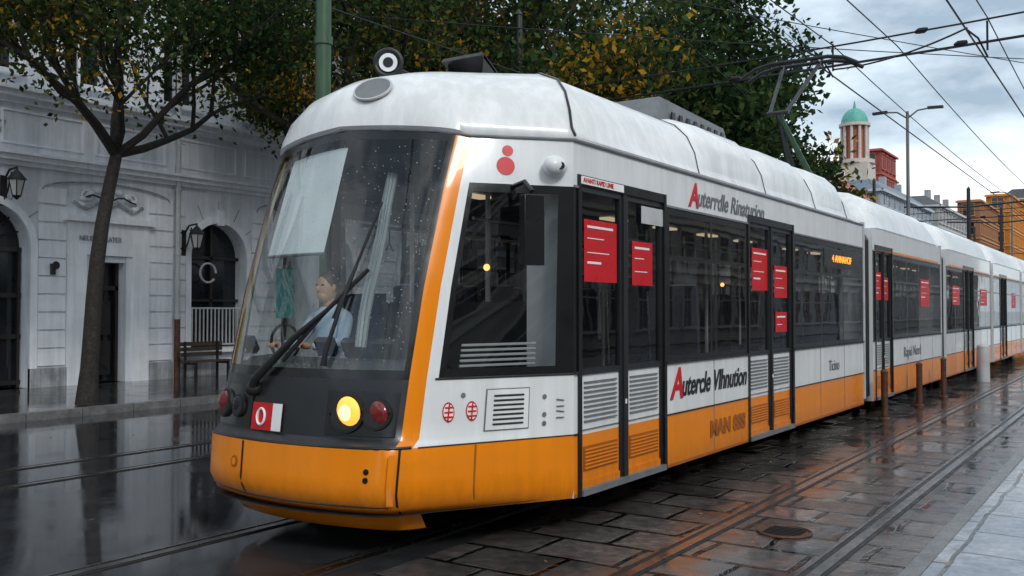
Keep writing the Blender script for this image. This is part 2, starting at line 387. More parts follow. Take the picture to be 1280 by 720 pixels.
def car(name,s0,s1,doors,display=None,nopost=()):
    b=MB(); tr=MB()
    def side(a,c,h0,h1,m,off=0,far=True):
        b.quad([(a,-off,h0),(c,-off,h0),(c,-off,h1),(a,-off,h1)],m)
        if far: b.quad([(a,W+off,h1),(c,W+off,h1),(c,W+off,h0),(a,W+off,h0)],m)
    segs=[];cur=s0
    for d0,d1 in doors:
        if d0>cur+.01: segs.append((cur,d0))
        cur=d1
    if cur<s1: segs.append((cur,s1))
    for a,c in segs:
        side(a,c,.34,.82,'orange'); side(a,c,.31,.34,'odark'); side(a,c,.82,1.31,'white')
        side(a,c,1.31,1.38,'black'); side(a,c,2.75,2.82,'black'); side(a,c,2.82,3.2,'white')
        L=c-a; n=max(1,round(L/1.15))
        pad=.09
        if L<.5:
            side(a,c,1.38,2.75,'black')
        else:
            w=(L-pad*2)/n
            side(a,a+pad,1.38,2.75,'black'); side(c-pad,c,1.38,2.75,'black')
            for i in range(n):
                x0=a+pad+i*w; x1=x0+w; g=.05
                if i>0: side(x0,x0+g,1.38,2.75,'black')
                else: g=0
                side(x0+g,x1,1.38,2.32,'glass'); side(x0+g,x1,2.36,2.75,'glass'); side(x0+g,x1,2.32,2.36,'black')
        k=a+1.2
        while k<c-.3:
            tr.box(k,k+.012,-.003,.0-.0005,.35,1.30,'mgrey')
            k+=1.25
        tr.box(a,c,-.010,-.001,.812,.826,'black')
        tr.box(a,c,-.022,-.001,1.305,1.325,'rubber')
        tr.box(a,c,-.014,-.001,2.815,2.835,'mgrey')
    for d0,d1 in doors:
        mid=(d0+d1)/2
        b.quad([(d0,0,2.93),(d1,0,2.93),(d1,0,3.2),(d0,0,3.2)],'white')
        for h0,h1,m in ((.31,.82,'orange'),(.82,1.31,'white'),(1.31,2.8,'glass'),(2.8,3.2,'white')):
            b.quad([(d0,W,h1),(d1,W,h1),(d1,W,h0),(d0,W,h0)],m)
        dr=.035
        for l0,l1 in ((d0+.05,mid-.03),(mid+.03,d1-.05)):
            y0=dr
            b.quad([(l0+.05,y0,1.34),(l1-.05,y0,1.34),(l1-.05,y0,2.80),(l0+.05,y0,2.80)],'glass')
            tr.box(l0,l0+.05,.012,.06,.36,2.85,'dgrey'); tr.box(l1-.05,l1,.012,.06,.36,2.85,'dgrey')
            tr.box(l0+.05,l1-.05,.012,.06,2.80,2.85,'dgrey'); tr.box(l0+.05,l1-.05,.012,.06,1.29,1.34,'dgrey')
            tr.box(l0+.05,l1-.05,.014,.05,.36,.42,'orange')
            b.quad([(l0+.05,.028,.80),(l1-.05,.028,.80),(l1-.05,.028,1.29),(l0+.05,.028,1.29)],'white')
            b.quad([(l0+.05,.028,.42),(l1-.05,.028,.42),(l1-.05,.028,.80),(l0+.05,.028,.80)],'orange')
            for q in range(9): tr.box(l0+.10,l1-.10,.012,.027,.90+q*.04,.912+q*.04,'mgrey')
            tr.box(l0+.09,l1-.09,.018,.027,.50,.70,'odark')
            for q in range(6): tr.box(l0+.10,l1-.10,.010,.0175,.515+q*.03,.527+q*.03,'orange')
            tr.tube([(l1-.1,.10,1.35),(l1-.1,.12,2.0)],.012,'steel',n=6)
        tr.box(d0,d0+.05,-.014,.08,.31,2.93,'black'); tr.box(d1-.05,d1,-.014,.08,.31,2.93,'black')
        tr.box(mid-.03,mid+.03,-.004,.07,.36,2.85,'rubber')
        tr.box(mid-.012,mid+.012,-.010,-.0045,1.0,1.04,'whitep')
        tr.box(d0+.05,d1-.05,-.010,.08,2.85,2.93,'black'); tr.box(d0+.05,d1-.05,-.03,.12,.31,.36,'mgrey')
    for x in (s0,s1):
        b.quad([(x,0,.31),(x,.45,.31),(x,.45,3.2),(x,0,3.2)],'white'); b.quad([(x,W-.45,.31),(x,W,.31),(x,W,3.2),(x,W-.45,3.2)],'white')
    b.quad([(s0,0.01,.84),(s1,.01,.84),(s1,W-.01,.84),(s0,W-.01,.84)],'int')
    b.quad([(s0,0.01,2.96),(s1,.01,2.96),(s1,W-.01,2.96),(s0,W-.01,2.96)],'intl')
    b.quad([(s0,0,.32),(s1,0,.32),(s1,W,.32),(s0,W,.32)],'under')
    b.quad([(s0,0,3.2),(s1,0,3.2),(s1,W,3.2),(s0,W,3.2)],'mgrey')
    o=b.build(name+'_body',tram); tr.build(name+'_trim',tram)
    it=MB(); k=s0+.9
    while k<s1-.7:
        ind=any(d0-.3<k<d1+.3 for d0,d1 in doors)
        for y in (.28,.78,2.1,2.6):
            if ind and y<1: continue
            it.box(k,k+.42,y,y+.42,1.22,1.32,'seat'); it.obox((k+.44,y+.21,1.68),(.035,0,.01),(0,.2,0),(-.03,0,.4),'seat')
            it.box(k+.15,k+.25,y+.15,y+.27,.85,1.22,'mgrey')
            it.tube([(k+.46,y+.04,2.0),(k+.46,y+.06,2.1),(k+.46,y+.36,2.1),(k+.46,y+.38,2.0)],.014,'lgrey',n=5)
        k+=.95
    k=s0+.5
    while k<s1-.2:
        for y in (1.2,2.1): it.tube([(k,y,.84),(k,y,2.96)],.024,'whitep',n=6)
        k+=1.3
    for y in (1.0,2.3):
        it.tube([(s0,y,2.62),(s1,y,2.62)],.018,'lgrey',n=6)
        k=s0+.4
        while k<s1-.2:
            it.tube([(k,y,2.62),(k,y,2.48)],.008,'rubber',n=4); it.tube([(k-.05,y,2.40),(k,y,2.48),(k+.05,y,2.40)],.01,'lgrey',n=4); k+=.45
    k=s0+.6
    while k<s1-.8:
        it.box(k,k+.5,1.58,1.72,2.93,2.955,'ceil'); k+=1.5
    it.build(name+'_interior',tram)
    bg=MB()
    for c in (s0+(s1-s0)*.5,):
        bg.box(c-.9,c+.9,.35,W-.35,.18,.33,'under')
        for dx in (-.55,.55):
            for y in (.92,2.30):
                bg.tube([(c+dx,y-.06,.27),(c+dx,y+.06,.27)],.265,'rust',n=20)
                bg.tube([(c+dx,y-.075,.27),(c+dx,y+.075,.27)],.08,'under',n=10)
    bg.build(name+'_bogie',tram,smooth=40)
car('front_car',0,9.3,[(.06,1.76),(4.0,5.7)])
car('second_car',9.95,16.1,[(10.1,11.4)])
car('third_car',16.8,23.9,[(19.2,20.8)])
car('fourth_car',24.55,31.4,[(26.0,27.6)])
car('fifth_car',32.0,40.5,[(34.0,35.6)])
r2=MB()
for a,c in ((10.0,16.05),(16.85,23.85),(24.6,31.35),(32.05,40.6)):
    roof_section(r2,a,c,.8,.8)
    r2.box(a+.2,c-.2,-.006,-.001,2.84,2.88,'orange')
r2.build('rear_roof_fairings',tram,smooth=50)
fl=MB()
pl=[NP(u,.5) for u in uall]
fl.quad([(p.x*.97,MID+(p.y-MID)*.98,.33) for p in pl],'under')
fl.quad([(p.x*.96,MID+(p.y-MID)*.97,.84) for p in pl],'int')
pt=[NP(u,3.15) for u in uall]
fl.quad([(p.x*.95,MID+(p.y-MID)*.97,3.08) for p in pt],'int')
fl.box(.9,2.9,.35,W-.35,.18,.32,'under')
for x in (1.2,2.5):
    for y in (.92,2.3): fl.tube([(x,y-.06,.27),(x,y+.06,.27)],.265,'rust',n=20)
fl.build('cab_floor',tram)
bl=MB()
for a,c in ((9.3,9.95),(16.1,16.8),(23.9,24.55),(31.4,32.0)):
    n=14; rows=[]
    for i in range(n+1):
        s=a+(c-a)*i/n; q=.05 if i%2 else .11
        rows.append([(s,q,.4),(s,q,3.05-q),(s,q+.15,3.3-q),(s,W-q-.15,3.3-q),(s,W-q,3.05-q),(s,W-q,.4)])
    bl.grid(rows,'dgrey')
    bl.box(a+.02,a+.10,-.01,.05,.4,3.25,'lgrey')
bl.build('articulation_bellows',tram)

# ------------ cab details
dt=MB()
def patch(mb,u0,u1,h0,h1,m,off=.006,nu=6,nh=3):
    mb.grid([[NP(u0+(u1-u0)*i/nu,h0+(h1-h0)*j/nh,off) for i in range(nu+1)] for j in range(nh+1)],m)
def strip(mb,pts,r,m,off=.004,n=6,sub=6):
    P=[]
    for (a,b),(c,d) in zip(pts[:-1],pts[1:]):
        for i in range(sub): P.append(NP(a+(c-a)*i/sub,b+(d-b)*i/sub,off))
    P.append(NP(*pts[-1],off)); mb.tube(P,r,m,n=n)
strip(dt,[(1.02,.33),(1.02,.82)],.010,'black',0)
strip(dt,[(2.98,.33),(2.98,.82)],.010,'black',0)
strip(dt,[(2.35,.40),(2.35,.81)],.009,'black',0)
strip(dt,[(1.08,.40),(2.35,.40)],.007,'black',0,sub=16)
strip(dt,[(2.35,.40),(2.95,.43)],.007,'black',0,sub=10)
strip(dt,[(.96,.825),(3.04,.825)],.012,'black',0,sub=30)
strip(dt,[(0,.82),(.92,.82)],.006,'black',0)
strip(dt,[(.60,.33),(.60,.81)],.008,'odark',0)
strip(dt,[(.0,1.31),(.9,1.31)],.009,'rubber',.003)
patch(dt,1.05,1.09,.42,.78,'orange',.022)
for u,h in ((1.22,.66),(1.22,.60)):
    p=NP(u,h,.006); n=NP(u,h,.02)-p; dt.disc(p,n,.022,'black',14)
p=NP(2.45,.64,.006); n=NP(2.45,.64,.02)-p; dt.disc(p,n,.045,'odark',18); dt.disc(p+n*.2,n,.03,'orange',18)
def lamp(u,h,r,m,core=None,ring='rubber'):
    p=NP(u,h,.0); n=(NP(u,h,.02)-p).normalized()
    P=[p+n*z for z in (0,.03,.035,.02)]
    dt.tube(P,[r*1.2,r*1.15,r*1.02,r],ring,n=24,caps=False)
    dt.ell(p+n*.012,(r*.35,r,r),m,20,12)
    if core: dt.ell(p+n*.035,(r*.2,r*.62,r*.62),core,16,10)
for sgn in (0,1):
    f=(lambda u:u) if sgn==0 else (lambda u:4-u)
    a,b_=f(1.10),f(1.62)
    patch(dt,min(a,b_),max(a,b_),.90,1.22,'black',.008,10,3)
    if sgn==0: lamp(f(1.45),1.06,.125,'lampy','lampw')
    else: lamp(f(1.45),1.055,.08,'bglass')
    lamp(f(1.23),1.06,.10,'lampr')
patch(dt,2.02,2.36,.885,1.10,'red',.014,4,2)
patch(dt,2.02,2.12,.885,1.10,'whitep',.017,4,2)
patch(dt,.30,.58,.90,1.22,'mgrey',.006,4,2)
patch(dt,.307,.573,.908,1.212,'white',.010,4,2)
for q in range(7): strip(dt,[(.34,.95+q*.036),(.53,.95+q*.036)],.008,'rubber',.012,sub=2)
for u,h in ((.20,1.14),(.20,1.0),(.72,1.18),(.2,.93)):
    p=NP(u,h,.006); n=NP(u,h,.02)-p; dt.disc(p,n,.02,'mgrey',14)
for u in (.80,.66):
    p=NP(u,1.06,.006); n=NP(u,1.06,.02)-p
    dt.disc(p,n,.05,'red',20,ry=.075); dt.disc(p+n*.1,n,.042,'whitep',20,ry=.062)
    for k in (-.035,0,.035): strip(dt,[(u-.025,1.06+k),(u+.025,1.06+k)],.007,'red',.010,sub=1)
    strip(dt,[(u,1.0),(u,1.12)],.006,'red',.011,sub=1)
for k in range(4):
    strip(dt,[(.07,.97+k*.045),(.12,.97+k*.045+.01*(k%2))],.005,'mgrey',.008,sub=1)
for h,r in ((3.09,.045),(2.965,.075)):
    p=NP(.60,h,.004); n=NP(.60,h,.02)-p; dt.disc(p,n,r,'red',24)
p=NP(.18,2.97,.05); dt.ell(p,(.12,.09,.085),'roofw',20,12); dt.disc(NP(.16,2.96,.14),NP(.16,2.96,.15)-NP(.16,2.96,.14),.03,'black')
def roofp(u,k,z0):
    ks,ts,sc,tc,bu,z,bf=[np.interp(k,range(9),[r[i] for r in RR]) for i in range(7)]
    p=plan(u,ks,ts,sc,tc,bu); return Vector((p.x,p.y,z+.1*bf*frontness(u)))
KC=3.6
c0=roofp(1.75,KC,0); cu=roofp(1.85,KC,0)-roofp(1.65,KC,0); ck=roofp(1.75,KC+.3,0)-roofp(1.75,KC-.3,0)
nn=cu.cross(ck).normalized(); nn=nn if nn.x<0 else -nn
cu.normalize(); ck=(ck-cu*ck.dot(cu)).normalized()
dt.quad([c0+nn*.03+cu*.17*math.cos(a)+ck*.13*math.sin(a) for a in [2*math.pi*i/28 for i in range(28)]],'mgrey')
dt.tube([c0+nn*.022+cu*.17*math.cos(a)+ck*.13*math.sin(a) for a in [2*math.pi*i/28 for i in range(28)]],.012,'lgrey',n=6,closed=True)
dt.build('cab_details',tram,smooth=40)
wp=MB()
wp.tube([NP(2.36,1.2,.03),NP(2.3,1.27,.07),NP(1.95,1.60,.07),NP(1.72,1.80,.06)],[.05,.035,.026,.016],'rubber',n=8)
wp.tube([NP(2.05,1.42,.045),NP(1.75,1.78,.045),NP(1.45,2.12,.04)],.018,'rubber',n=6)
wp.tube([NP(1.68,1.40,.03),NP(1.66,1.5,.06),NP(1.60,1.85,.06),NP(1.54,2.15,.05)],[.025,.018,.014,.010],'rubber',n=8)
wp.tube([NP(1.66,1.75,.04),NP(1.54,2.2,.04),NP(1.46,2.65,.035)],.012,'rubber',n=6)
wp.ell(NP(2.36,1.2,.03),(.06,.07,.06),'rubber',12,8)
wp.build('wipers',tram,smooth=50)
mr=MB()
pm=NP(.42,2.42,.22)
mr.tube([NP(.52,2.80,0),NP(.48,2.80,.18),pm+Vector((0,0,.30))],.02,'black',n=8)
o=mr.build('mirror_arm',tram,smooth=50)
mr=MB(); mr.obox(pm,(.085,-.035,0),(.02,.04,0),(0,0,.27),'black'); mr.obox(pm+Vector((.018,.047,0)),(.07,-.029,0),(.001,.004,0),(0,0,.24),'bglass')
mr.build('wing_mirror',tram,smooth=60,bevel=.03)
ci=MB()
dash=[]
for h,inn in ((1.18,.02),(1.34,.05),(1.42,.16),(1.44,.42),(1.36,.62),(1.1,.66)):
    dash.append([(NP(u,1.31).x+inn,MID+(NP(u,1.31).y-MID)*.93,h) for u in [1.05+.1*i for i in range(20)]])
ci.grid(dash,'dash')
ci.box(.35,.40,.2,W-.2,.84,1.9,'int'); ci.box(.35,.40,1.5,1.62,1.9,2.96,'int'); ci.box(.35,.40,.2,.35,1.9,2.96,'int'); ci.box(.35,.40,W-.35,W-.2,1.9,2.96,'int')
ci.box(-.42,.0,2.12,2.56,1.12,1.22,'seat'); ci.obox((.06,2.34,1.55),(.05,0,.01),(0,.23,0),(.03,0,.42),'seat')
ci.box(-.3,-.1,2.25,2.42,.84,1.12,'mgrey')
ci.tube([(-.95+.0*math.cos(a),2.3+.17*math.cos(a),1.55+.15*math.sin(a)) for a in [2*math.pi*i/20 for i in range(20)]],.014,'rubber',n=6,closed=True)
ci.tube([(-1.0,2.3,1.3),(-.95,2.3,1.55)],.03,'rubber',n=8)
for k,(y,w_) in enumerate(((1.1,.22),(1.5,.14),(1.8,.2),(2.75,.12))): ci.obox((-1.02+.03*k,y,1.52),(.02,0,.02),(0,w_*.5,0),(-.03,0,.06),'dgrey')
for q in range(5): ci.tube([NP(.22+.5*i/6,1.40+q*.04,-.12) for i in range(7)],.011,'whitep',n=5)
for s_,t_,h_ in ((.2,1.0,2.2),(1.0,.9,1.5),(2.9,1.6,2.1),(6.8,1.4,2.2)): ci.ell((s_,t_,h_),(.03,.03,.03),'bulb',10,8)
ci.build('cab_interior',tram,smooth=40)
bd=MB()  # behind the windscreen: shapes added for its reflections, plus a teal sheet
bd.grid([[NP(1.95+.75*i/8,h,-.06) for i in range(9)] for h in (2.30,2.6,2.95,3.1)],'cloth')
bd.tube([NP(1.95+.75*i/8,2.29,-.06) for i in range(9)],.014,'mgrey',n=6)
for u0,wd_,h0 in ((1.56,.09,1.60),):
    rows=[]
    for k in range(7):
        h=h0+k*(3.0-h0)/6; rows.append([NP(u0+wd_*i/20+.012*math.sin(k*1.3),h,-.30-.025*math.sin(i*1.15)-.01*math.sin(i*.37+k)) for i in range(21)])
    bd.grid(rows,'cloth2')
bd.grid([[NP(2.80+.10*i/4,h,-.03) for i in range(5)] for h in (1.4,1.8,2.2,2.6,3.0,3.12)],'ochre')
bd.box(-.55,-.545,2.62,2.85,1.75,2.2,'teal')
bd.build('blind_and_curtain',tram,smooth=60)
po=MB()
def poster(s0,s1,h0,h1,y=.026):
    po.box(s0,s1,y,y+.003,h0,h1,'red'); h=h1-.07; i=0
    while h>h0+.07:
        po.box(s0+.05,s0+.05+(s1-s0-.1)*(.95,.6,.8,.5,.75)[i%5],y-.003,y-.0005,h,h+(.020 if i%3==0 else .008),'whitep'); h-=.09+.03*(i%2);i+=1
poster(.22,.80,2.06,2.58); poster(1.10,1.52,2.05,2.45)
poster(4.22,4.78,2.06,2.56); poster(5.02,5.52,1.98,2.38); poster(5.06,5.5,1.55,1.8)
poster(10.22,10.68,2.0,2.48); poster(10.85,11.2,2.0,2.4)
poster(13.9,14.8,1.9,2.45,-.006); poster(17.6,18.6,1.95,2.4,-.006); poster(22.0,23.2,1.95,2.4,-.006); poster(29,30.0,1.9,2.4,-.006)
po.box(.10,.86,-.016,-.0145,2.858,2.922,'whitep'); po.box(1.25,1.72,.004,.008,2.62,2.78,'lgrey')
po.box(7.1,9.1,-.006,-.002,2.44,2.72,'black')
po.build('posters',tram)
text('label_text','AVANTI RAPID LINIE',(.13,-.019,2.872),.058,'red',tram)
text('display_text','4 ANNAHOF',(7.5,-.010,2.53),.15,'amber',tram,sx=1.25)
text('advert_initial','A',(1.86,-.006,.965),.42,'red',tram,shear=.25,bold=.01)
text('advert_text','utercle Vlhnution',(2.11,-.006,.98),.30,'black',tram,shear=.3,sx=.86,bold=.006)
text('roof_advert_initial','A',(2.32,-.006,2.88),.34,'red',tram,shear=.25,bold=.01)
text('roof_advert_text','uterrdle Rinaturion',(2.52,-.006,2.90),.26,'mgrey',tram,shear=.3,sx=1.0,bold=.004)
text('orange_text','MAN 8SS',(2.85,-.006,.50),.22,'odark',tram,bold=.012,sx=1.2)
text('small_advert','Ticino',(7.3,-.006,.95),.22,'mgrey',tram,sx=1)
text('small_advert','Rapid Nord',(12.3,-.006,.95),.28,'mgrey',tram,sx=1.2)
bz=MB()
bz.tube([NP(2.24+.045*math.cos(a),.992+.062*math.sin(a),.022) for a in [2*math.pi*i/16 for i in range(16)]],.011,'whitep',n=5,closed=True)
bz.build('badge_digit',tram)
re_=MB()
P=[(4.2,1.35,3.98),(7.2,1.35,3.98),(7.2,2.6,3.98),(4.2,2.6,3.98)]; Q=[(4.75,1.45,4.62),(7.0,1.45,4.55),(7.0,2.5,4.55),(4.75,2.5,4.62)]
re_.quad(Q,'dgrey')
for i in range(4): re_.quad([P[i],P[(i+1)%4],Q[(i+1)%4],Q[i]],'mgrey')
for q in range(8): re_.box(5.0+q*.25,5.1+q*.25,1.38,1.4,4.1,4.45,'dgrey')
re_.quad([(.95,1.6,3.98),(1.5,1.6,3.98),(1.5,2.1,3.98),(.95,2.1,3.98)],'dgrey')
for y0,y1 in ((1.6,1.66),(2.04,2.1)): re_.quad([(.95,y0,4.0),(1.6,y0,4.0),(1.0,y0,4.36)],'dgrey')
re_.obox((1.28,1.85,4.19),(.31,0,-.17),(0,.25,0),(.01,0,.018),'dgrey')
c=Vector((.26,2.2,4.2)); ax=Vector((-.55,.83,0))
re_.tube([c+ax*.125*math.cos(a)+Vector((0,0,.125*math.sin(a))) for a in [2*math.pi*i/24 for i in range(24)]],.024,'iron',n=8,closed=True)
dn=Vector((-.83,-.55,0)); re_.tube([c+dn*.02,c-dn*.10],[.09,.03],'roofw',n=18); re_.disc(c+dn*.025,dn,.05,'iron')
re_.tube([c-Vector((0,0,.1)),(.3,2.2,3.93)],.02,'iron',n=6)
re_.tube([(.34,2.25,4.2),(.6,2.2,4.15),(.75,2.15,3.98)],.018,'iron',n=6)
re_.build('roof_equipment',tram,smooth=35)
pg=MB()
bx=11.4
for y in (1.2,2.1):
    pg.tube([(bx-.6,y,4.15),(bx+.6,y,4.15)],.03,'dgrey')
    for x in (bx-.5,bx+.5): pg.tube([(x,y,3.95),(x,y,4.03),(x,y,4.08),(x,y,4.15)],[.05,.07,.05,.05],'rust',n=10)
pg.tube([(bx+.3,1.2,4.15),(bx+.3,2.1,4.15)],.03,'dgrey')
kn=(bx-1.25,MID,5.35); hd=(bx+.15,MID,6.5)
pg.tube([(bx+.4,1.45,4.18),kn],[.06,.05],'pgreen'); pg.tube([(bx+.4,1.85,4.18),kn],[.06,.05],'dgrey')
pg.tube([(bx+.1,MID,4.18),(bx-1.15,MID,5.15)],.02,'dgrey')
pg.tube([(kn[0],1.5,kn[2]),(hd[0],1.3,hd[2])],.036,'dgrey'); pg.tube([(kn[0],1.8,kn[2]),(hd[0],2.0,hd[2])],.036,'dgrey')
pg.tube([(kn[0],1.45,kn[2]),(kn[0],1.85,kn[2])],.04,'dgrey')
for dx in (-.18,.18):
    pg.tube([(hd[0]+dx,.55,6.36),(hd[0]+dx,.8,6.5),(hd[0]+dx,1.1,6.56),(hd[0]+dx,2.2,6.56),(hd[0]+dx,2.5,6.5),(hd[0]+dx,2.75,6.36)],.038,'iron')
for y in (1.3,2.0): pg.tube([(hd[0]-.2,y,6.5),(hd[0]+.2,y,6.5)],.025,'iron')
pg.build('pantograph',tram,smooth=50)
ml=MB(); p=NP(3.05,.62,.03); ml.ell(p,(.03,.03,.03),'red'); ml.build('side_marker',tram,smooth=60)

# ------------------------------------------------------------------ driver
def skinobj(name,verts,edges,radii,mat,parent,root=0,sub=2,loc=(0,0,0)):
    me=bpy.data.meshes.new(name); me.from_pydata(verts,edges,[]); o=bpy.data.objects.new(name,me); COL.objects.link(o); o.parent=parent
    md=o.modifiers.new('Skin','SKIN')
    if not me.skin_vertices:
        print('NO SKIN LAYER'); return o
    for i,r in enumerate(radii):
        rr=r if hasattr(r,'__len__') else (r,r)
        me.skin_vertices[0].data[i].radius=rr
    me.skin_vertices[0].data[root].use_root=True
    s=o.modifiers.new('Sub','SUBSURF'); s.levels=sub; s.render_levels=sub
    me.materials.append(M[mat]); o.modifiers['Skin'].use_smooth_shade=True
    return o
driver=empty('tram_driver')
D=Vector((-.36,2.30,1.24)); q=1.12
def dv(x,y,z): return tuple(D+Vector((x,y,z))*q)
V=[dv(0,0,0),dv(-.02,0,.18),dv(-.03,0,.36),dv(-.03,0,.49),dv(-.05,0,.56),
   dv(-.03,.17,.46),dv(-.16,.24,.26),dv(-.40,.15,.24),
   dv(-.03,-.17,.46),dv(-.16,-.24,.26),dv(-.40,-.15,.24)]
E=[(0,1),(1,2),(2,3),(3,4),(3,5),(5,6),(6,7),(3,8),(8,9),(9,10)]
skinobj('shirt',V,E,[(.16,.13),(.16,.12),(.17,.12),(.13,.09),(.055,.055),.075,.055,.042,.075,.055,.042],'shirt',driver)
V=[dv(0,0,-.02),dv(-.05,.1,-.02),dv(-.42,.12,-.01),dv(-.42,.12,-.34),dv(-.55,.12,-.36),dv(-.05,-.1,-.02),dv(-.42,-.12,-.01),dv(-.42,-.12,-.34),dv(-.55,-.12,-.36)]
skinobj('trousers',V,[(0,1),(1,2),(2,3),(3,4),(0,5),(5,6),(6,7),(7,8)],[.13,.1,.08,.055,.045,.1,.08,.055,.045],'trouser',driver)
for sg in (1,-1):
    w=Vector(dv(-.40,.15*sg,.24))
    V=[w,w+Vector((-.06,0,.01)),w+Vector((-.11,-.01*sg,.02))]; E=[(0,1),(1,2)];R=[.035,.03,.035]
    for k in range(4):
        y=(k-1.5)*.022; L=(.03,.036,.034,.026)[k]
        i=len(V); V+= [V[2]+Vector((-.02,y,.01)),V[2]+Vector((-.03-L*.6,y,.0)),V[2]+Vector((-.03-L*.5,y,-.03))]; E+=[(2,i),(i,i+1),(i+1,i+2)]; R+=[.011,.010,.009]
    i=len(V); V+=[w+Vector((-.07,-.035*sg,0)),w+Vector((-.11,-.055*sg,-.01))]; E+=[(1,i),(i,i+1)]; R+=[.012,.01]
    skinobj('hand',[tuple(v) for v in V],E,R,'skin',driver,sub=1)
hd=MB(); hc=Vector(dv(-.08,0,.70))
hd.tube([dv(-.04,0,.52),dv(-.06,0,.62)],[.06,.055],'skin',n=14)
hd.ell(hc,(.105,.085,.135),'skin',24,16); hd.ell(hc+Vector((-.03,0,-.07)),(.075,.06,.06),'skin',18,12)
hd.ell(hc+Vector((-.11,0,-.01)),(.028,.016,.026),'skin',10,8)
for sg in (1,-1):
    hd.ell(hc+Vector((.0,.088*sg,0)),(.022,.012,.035),'skin',10,8); hd.ell(hc+Vector((-.09,.035*sg,.025)),(.014,.017,.01),'hair',10,6)
hd.ell(hc+Vector((-.092,0,-.065)),(.012,.028,.007),'lampr',10,6)
hd.ell(hc+Vector((.022,0,.035)),(.11,.094,.122),'hair',24,14)
hd.build('head',driver,smooth=60)

# ------------------------------------------------------------------ ground
def sheet(name,x0,x1,y0,y1,z,mat):
    b=MB(); b.quad([(x0,y0,z),(x1,y0,z),(x1,y1,z),(x0,y1,z)],mat); return b.build(name)
G0,G1=-70,260
M['ground']=asphalt('ground_mat',(.06,.06,.06)); M['asph']=asphalt('wet_asphalt',(.028,.029,.032),wet=(.46,.66),rlo=.02,rhi=.14)
M['trackp']=paving('track_slabs',(.17,.152,.145),(.065,.060,.058),(.006,.005,.005),.72,.55,wet=(.46,.60),rlo=.03,rhi=.22,mortar=.03,bump=.9,rot=rad(90))
M['rightp']=paving('light_slabs',(.50,.54,.60),(.34,.37,.42),(.07,.07,.07),.8,.52,wet=(.44,.60),rlo=.06,rhi=.28,mortar=.018,bump=.4)
M['leftp']=paving('wet_pavement',(.09,.09,.095),(.055,.055,.06),(.015,.015,.015),.6,.4,wet=(.48,.65),rlo=.03,rhi=.22)
M['kerbm']=pbr('kerb_stone',(.15,.15,.15),.3,var=.4,scale=5,bump=.3,bscale=20)
sheet('ground',-1500,1500,-1500,1500,-.04,'ground')
sheet('track_bed_paving',G0,G1,-2.42,.62,0,'trackp')
sheet('road',G0,G1,.62,11.5,0,'asph')
sheet('pavement',G0,G1,-14,-2.54,.012,'rightp')
b=MB(); b.box(G0,G1,-2.54,-2.42,-.03,.02,'kerbm'); b.build('kerb')
b=MB(); b.quad([(G0,11.7,.13),(G1,11.7,.13),(G1,20,.13),(G0,20,.13)],'leftp'); b.build('pavement')
b=MB(); k=G0
while k<G1: b.box(k,k+.985,11.5,11.7,-.03,.135,'kerbm'); k+=1.0
b.build('kerb')
def track(name,ts):
    b=MB()
    for t in ts:
        b.box(G0,G1,t-.04,t+.04,-.02,.012,'steel')
        b.box(G0,G1,t+.04,t+.09,-.02,.003,'groove')
        b.box(G0,G1,t+.09,t+.115,-.02,.010,'steel')
        b.box(G0,G1,t-.07,t-.04,-.02,.005,'groove')
    b.build(name)
track('tram_rails',(-.86,-1.93)); track('tram_rails',(.95,2.32)); track('tram_rails',(5.9,6.95))
b=MB(); b.disc((1.1,-1.35,.008),(0,0,1),.2,'rust',28); b.tube([(1.1+.21*math.cos(a),-1.35+.21*math.sin(a),.008) for a in [2*math.pi*i/28 for i in range(28)]],.014,'rust',n=6,closed=True)
for i in range(-3,4): b.box(1.1+i*.05-.008,1.1+i*.05+.008,-1.35-.15,-1.35+.15,.009,.016,'groove')
b.build('manhole_cover')
b=MB(); rl=random.Random(9)
M['fl1']=pbr('fallen_leaf_yellow',(.35,.2,.03),.5); M['fl2']=pbr('fallen_leaf_brown',(.14,.06,.02),.5)
for i in range(520):
    x=rl.uniform(-7,40); y=rl.choice((rl.uniform(-4,0),rl.uniform(3.4,11.4),rl.uniform(9.5,11.5))); a=rl.uniform(0,6.28); s=rl.uniform(.015,.032)
    ux,uy=math.cos(a)*s,math.sin(a)*s; z=.024 if y<4 else .006
    b.quad([(x-ux,y-uy,z),(x+uy*.5,y-ux*.5,z+.004),(x+ux,y+uy,z+.008),(x-uy*.5,y+ux*.5,z+.002)],'fl1' if i%3==0 else 'fl2')
b.build('fallen_leaves')

